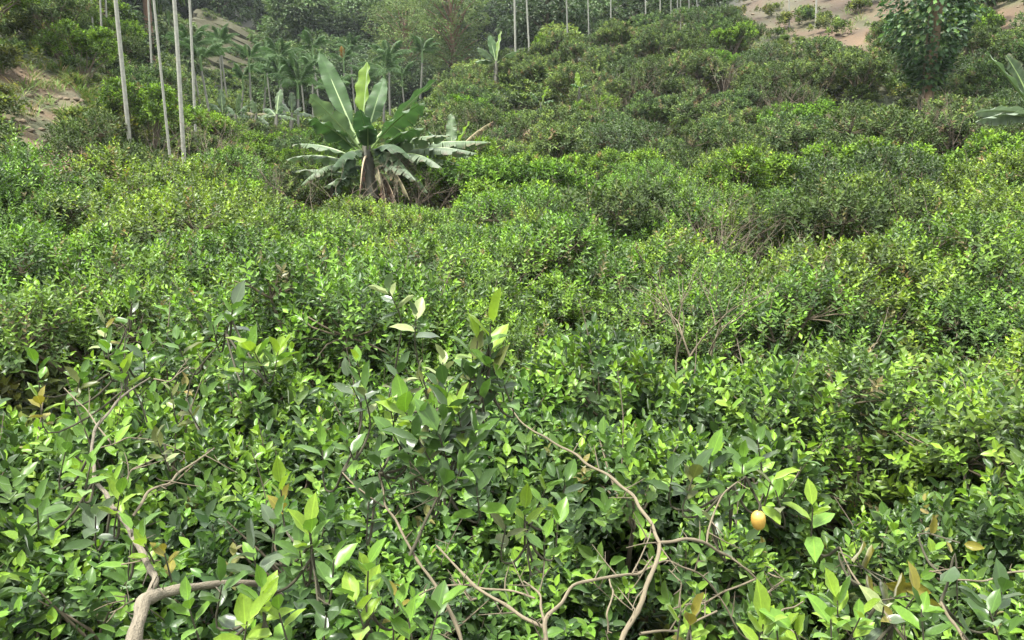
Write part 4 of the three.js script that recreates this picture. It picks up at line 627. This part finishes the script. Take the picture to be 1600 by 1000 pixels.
sprig('lemon_sapling', 'upright dark-stemmed lemon sapling in the middle, topped by a large bright oval leaf', 'lemon sapling', [
  { name: 'stem', pts: [[728, 1030, 2.1], [690, 930, 2.15], [655, 880, 2.2], [628, 832, 2.25], [602, 790, 2.3], [592, 740, 2.35]], r: [0.007, 0.0065, 0.006, 0.005, 0.004] }, { name: 'stem', pts: [[640, 868, 2.2], [664, 816, 2.22], [692, 758, 2.25], [716, 708, 2.3], [742, 650, 2.35], [762, 600, 2.4], [766, 535, 2.4]], r: [0.007, 0.0065, 0.006, 0.005, 0.0045, 0.003], mat: M.darkTwig },
  { name: 'twig', pts: [[640, 738, 2.25], [668, 755, 2.25], [682, 780, 2.25]], r: [0.003, 0.004] }, { name: 'twig', pts: [[535, 738, 2.35], [572, 772, 2.3], [600, 792, 2.3]], r: [0.003, 0.004] },
], [[766, 522, 2.4, 3, 0.135, 'bright', [0.05, 1, 0.1], 0.45], [745, 548, 2.4, 4, 0.125, 'fresh bright'], [762, 570, 2.4, 6, 0.09, 'olive mid dark'], [775, 590, 2.4, 6, 0.085, 'olive dark fresh'], [790, 610, 2.4, 6, 0.08, 'fresh mid'], [718, 655, 2.3, 8, 0.09, 'grey mid bright'], [638, 655, 2.4, 8, 0.1, 'bright fresh'], [610, 640, 2.45, 5, 0.08, 'bright'], [690, 690, 2.25, 8, 0.1, 'dark mid grey'], [660, 700, 2.25, 7, 0.1, 'dark olive'], [570, 620, 2.5, 7, 0.09, 'grey pale mid'], [550, 605, 2.5, 4, 0.09, 'grey'], [740, 690, 2.25, 8, 0.085, 'dark mid'], [715, 745, 2.2, 8, 0.085, 'dark mid fresh'], [745, 775, 2.2, 6, 0.095, 'olive dark fresh'], [597, 735, 2.35, 7, 0.085, 'dark'], [575, 800, 2.3, 8, 0.08, 'dark mid'], [660, 600, 2.6, 7, 0.07, 'olive yellow pale'], [690, 580, 2.6, 6, 0.07, 'olive pale'], [620, 590, 2.6, 6, 0.07, 'dark olive'], [650, 505, 2.9, 5, 0.09, 'grey pale'], [612, 465, 3.1, 7, 0.09, 'grey pale'], [545, 700, 2.4, 7, 0.085, 'mid grey fresh'], [505, 715, 2.4, 7, 0.08, 'fresh mid'], [560, 575, 2.8, 6, 0.08, 'bright fresh'], [640, 720, 2.3, 6, 0.08, 'mid pale'], [680, 640, 2.4, 6, 0.08, 'olive yellow fresh'], [735, 600, 2.4, 7, 0.09, 'dark mid'], [755, 630, 2.38, 7, 0.085, 'dark mid grey'], [700, 620, 2.35, 8, 0.09, 'dark mid fresh'], [725, 720, 2.25, 8, 0.09, 'dark mid'], [700, 660, 2.3, 8, 0.1, 'mid dark'], [670, 670, 2.3, 7, 0.09, 'mid fresh'], [620, 690, 2.35, 8, 0.09, 'fresh mid'], [690, 770, 2.2, 7, 0.085, 'dark mid'], [740, 570, 2.4, 6, 0.09, 'mid olive fresh']], 503);
sprig('forked_branch', 'thin bare brown branch forking into two arms at the bottom edge, below the sapling', 'branch', [
  { pts: [[850, 1040, 1.85], [852, 968, 1.9], [895, 915, 2.0], [950, 902, 2.05], [1000, 896, 2.1], [1020, 870, 2.15]], r: [0.008, 0.008, 0.0065, 0.0055, 0.005, 0.003] }, { pts: [[850, 980, 1.9], [790, 945, 1.95], [742, 916, 2.0], [715, 888, 2.05], [682, 852, 2.1]], r: [0.007, 0.0065, 0.006, 0.005, 0.003] },
  { name: 'twig', pts: [[850, 970, 1.9], [844, 930, 1.95], [818, 908, 2.0]], r: [0.005, 0.003] }, { name: 'twig', pts: [[836, 935, 1.95], [790, 922, 2.0], [730, 914, 2.05], [690, 916, 2.1], [655, 930, 2.15]], r: [0.004, 0.004, 0.003] }, { name: 'twig', pts: [[745, 935, 2.0], [735, 938, 2.0], [715, 905, 2.05]], r: [0.004, 0.003] },
], [], 504);
sprig('arching_branch', 'long thin bare branch arching up from the bottom edge, with a side arm', 'branch', [
  { pts: [[955, 1040, 1.85], [975, 990, 1.9], [1002, 942, 1.95], [1020, 892, 2.02], [1030, 850, 2.1], [1018, 818, 2.18], [990, 775, 2.3], [950, 742, 2.4], [900, 710, 2.5], [850, 682, 2.6], [815, 660, 2.7], [783, 628, 2.8]], r: [0.01, 0.0095, 0.009, 0.008, 0.0075, 0.007, 0.006, 0.005, 0.004, 0.003] },
  { pts: [[1026, 848, 2.1], [1070, 842, 2.15], [1105, 850, 2.2], [1140, 870, 2.25], [1175, 898, 2.3], [1205, 930, 2.35]], r: [0.007, 0.0065, 0.006, 0.005, 0.004] }, { name: 'twig', pts: [[1104, 850, 2.2], [1112, 812, 2.25], [1130, 772, 2.3], [1165, 745, 2.4]], r: [0.0045, 0.004, 0.003] },
  { name: 'twig', pts: [[1180, 905, 2.3], [1130, 925, 2.25], [1100, 942, 2.25], [1050, 952, 2.2]], r: [0.004, 0.004, 0.003] }, { name: 'twig', pts: [[990, 898, 2.15], [1040, 876, 2.2], [1090, 895, 2.25], [1122, 930, 2.3], [1150, 980, 2.3], [1170, 1000, 2.35]], r: [0.004, 0.004, 0.003] }, { name: 'twig', pts: [[988, 896, 2.05], [1010, 850, 2.1], [1018, 815, 2.2]], r: [0.003, 0.002] },
  { name: 'twig', pts: [[1195, 930, 2.3], [1225, 905, 2.35], [1200, 895, 2.4]], r: [0.003, 0.003] }, { name: 'twig', pts: [[950, 990, 2.0], [948, 960, 2.0], [958, 925, 2.05], [952, 905, 2.1]], r: [0.004, 0.003] }, { name: 'twig', pts: [[1000, 990, 2.0], [1060, 985, 2.1], [1120, 955, 2.2]], r: [0.005, 0.004] }, { name: 'twig', pts: [[1060, 950, 2.2], [1064, 910, 2.25], [1045, 890, 2.3]], r: [0.003, 0.002] }, { name: 'twig', pts: [[1240, 990, 2.2], [1220, 955, 2.25], [1255, 940, 2.3]], r: [0.004, 0.003] },
], [[1080, 758, 2.35, 7, 0.085, 'dark mid olive'], [1050, 750, 2.4, 6, 0.08, 'dark'], [1110, 730, 2.4, 8, 0.085, 'mid fresh dark'], [1160, 735, 2.4, 8, 0.085, 'fresh mid'], [1185, 700, 2.5, 6, 0.08, 'grey mid'], [1200, 765, 2.3, 4, 0.1, 'bright fresh', [0.1, 1, 0.4]], [1215, 780, 2.3, 4, 0.09, 'olive fresh'], [1140, 790, 2.35, 7, 0.08, 'dark mid'], [1120, 832, 2.3, 3, 0.075, 'pale grey']], 505);
sprig('yellowing_sprig', 'sprig with large yellow leaves hanging over the dark gap near the corner', 'branch', [{ name: 'stem', pts: [[1312, 855, 2.3], [1345, 915, 2.2], [1395, 975, 2.1], [1430, 1020, 2.05]], r: [0.003, 0.004, 0.005] }, { name: 'twig', pts: [[1452, 892, 2.3], [1490, 905, 2.3], [1535, 908, 2.3], [1575, 895, 2.35], [1620, 893, 2.4]], r: [0.003, 0.004, 0.005] }, { name: 'twig', pts: [[1470, 940, 2.1], [1495, 980, 2.05], [1520, 1030, 2.0]], r: [0.005, 0.007] }],
  [[1362, 898, 2.2, 3, 0.1, 'yellow', [0.6, -0.3, 0.6]], [1385, 905, 2.2, 3, 0.09, 'yellow olive', [0.7, -0.1, 0.5]], [1405, 935, 2.1, 3, 0.1, 'yellow', [0.6, 0.5, 0.5]], [1420, 945, 2.1, 3, 0.09, 'yellow fresh'], [1485, 845, 2.3, 3, 0.07, 'yellow', [0.4, 0.2, 0.8]], [1310, 955, 2.1, 8, 0.085, 'bright fresh'], [1340, 975, 2.05, 7, 0.08, 'bright fresh yellow'], [1300, 985, 2.05, 6, 0.08, 'fresh'], [1495, 925, 2.1, 3, 0.1, 'grey dark', [0, -1, 0.3]], [1270, 808, 2.3, 5, 0.095, 'bright fresh'], [1380, 960, 2.1, 4, 0.08, 'pale grey'], [1440, 970, 2.0, 6, 0.08, 'fresh mid'], [1560, 940, 2.1, 7, 0.09, 'dark grey mid'], [1550, 970, 2.05, 6, 0.09, 'dark mid']], 506);
sprig('bright_shoot', 'cluster of large bright yellow-green new leaves at the bottom edge under the lemon', 'shoot', [{ name: 'stem', pts: [[1200, 1080, 1.75], [1192, 1030, 1.78], [1190, 985, 1.8]], r: [0.005, 0.003], mat: M.darkTwig }], [[1190, 992, 1.8, 8, 0.09, 'bright', [0, 1, 0.2], 0.9], [1245, 1000, 1.8, 5, 0.08, 'bright fresh'], [1215, 1005, 1.8, 6, 0.08, 'bright fresh']], 507);
sprig('bright_shoot', 'small yellow-green new shoot at the bottom edge beside the arching branch', 'shoot', [{ name: 'stem', pts: [[1085, 1060, 1.8], [1080, 1020, 1.82], [1078, 985, 1.85]], r: [0.004, 0.003], mat: M.darkTwig }], [[1078, 985, 1.85, 6, 0.065, 'bright yellow', [0, 1, 0.2], 0.8], [1062, 975, 1.85, 4, 0.05, 'bright']], 508);
sprig('bright_shoot', 'leafy bright green shoot under the tip of the thick bare limb', 'shoot', [{ name: 'stem', pts: [[420, 1060, 1.85], [415, 1000, 1.88], [412, 945, 1.9]], r: [0.005, 0.003], mat: M.darkTwig }], [[412, 940, 1.9, 7, 0.085, 'bright fresh', [0.1, 1, 0.2], 0.8], [385, 985, 1.85, 6, 0.09, 'bright fresh'], [440, 975, 1.9, 5, 0.085, 'fresh bright'], [345, 930, 2.0, 5, 0.09, 'grey mid'], [300, 960, 1.95, 6, 0.07, 'fresh']], 509);
sprig('bright_shoot', 'tall fresh green shoot between the thick limb and the dark-stemmed sapling', 'shoot', [{ name: 'stem', pts: [[500, 960, 2.0], [492, 900, 2.05], [486, 850, 2.1]], r: [0.005, 0.003], mat: M.darkTwig }], [[486, 842, 2.1, 8, 0.085, 'fresh bright', [0, 1, 0.2], 0.75], [470, 870, 2.1, 7, 0.08, 'fresh mid'], [440, 775, 2.3, 6, 0.07, 'bright yellow', [0, 1, 0.1], 0.5], [430, 830, 2.15, 7, 0.085, 'grey mid'], [400, 880, 2.05, 7, 0.09, 'grey mid fresh'], [520, 890, 2.0, 6, 0.085, 'fresh mid']], 510);
sprig('bright_shoot', 'fresh green shoots low in front of the dark-stemmed sapling', 'shoot', [{ name: 'stem', pts: [[580, 1060, 1.9], [575, 1000, 1.95], [572, 940, 2.0]], r: [0.005, 0.003], mat: M.darkTwig }], [[575, 900, 2.05, 6, 0.09, 'fresh bright', [0.1, 1, 0.2], 0.7], [560, 955, 1.95, 7, 0.085, 'bright fresh'], [615, 960, 1.95, 6, 0.08, 'fresh mid'], [640, 985, 1.9, 6, 0.075, 'fresh'], [620, 935, 2.0, 4, 0.06, 'yellow bright'], [680, 965, 1.9, 6, 0.085, 'fresh mid'], [510, 975, 1.9, 7, 0.085, 'mid dark']], 511);
sprig('bright_shoot', 'light green shoot catching the light behind the arching branch', 'shoot', [{ name: 'stem', pts: [[830, 900, 2.4], [824, 850, 2.45], [820, 815, 2.5]], r: [0.005, 0.003], mat: M.darkTwig }], [[820, 812, 2.5, 6, 0.085, 'bright fresh', [0, 1, 0.2], 0.8], [850, 850, 2.4, 6, 0.08, 'fresh mid'], [880, 770, 2.6, 8, 0.085, 'dark mid'], [850, 770, 2.6, 6, 0.08, 'fresh bright'], [790, 830, 2.4, 6, 0.085, 'olive mid'], [870, 830, 2.45, 6, 0.085, 'mid fresh']], 512);
// the one ripe fruit
{
  const p = at(1184, 826, 2.25), o = thing('lemon', 'single ripe yellow-orange lemon hanging among the leaves', 'lemon', p), pr = [[0, -0.0305], [0.004, -0.0302], [0.008, -0.0275], [0.0155, -0.02], [0.0195, -0.008], [0.0205, 0.004], [0.0185, 0.015], [0.0125, 0.0235], [0.005, 0.0275], [0, 0.028]].map(([x, y]) => new THREE.Vector2(x, y)), g = new THREE.LatheGeometry(new THREE.SplineCurve(pr).getPoints(28).map((q) => new THREE.Vector2(Math.max(0, q.x), q.y)), 28);
  const f = mesh('fruit', g, new THREE.MeshPhysicalMaterial({ color: new THREE.Color().setRGB(0.42, 0.255, 0.04), roughness: 0.6, map: soilTex, clearcoat: 0.3, bumpMap: soilTex, bumpScale: 0.0015 }), o); f.rotation.z = 0.08; f.position.y = 0.026;
  mesh('stalk', tube([V(0, 0.052, 0), V(0.003, 0.075, -0.004), V(0.012, 0.1, -0.01)], [0.0028, 0.002, 0.002], 6, 3), M.darkTwig, o);
}

shade(scene);
renderer.render(scene, camera);
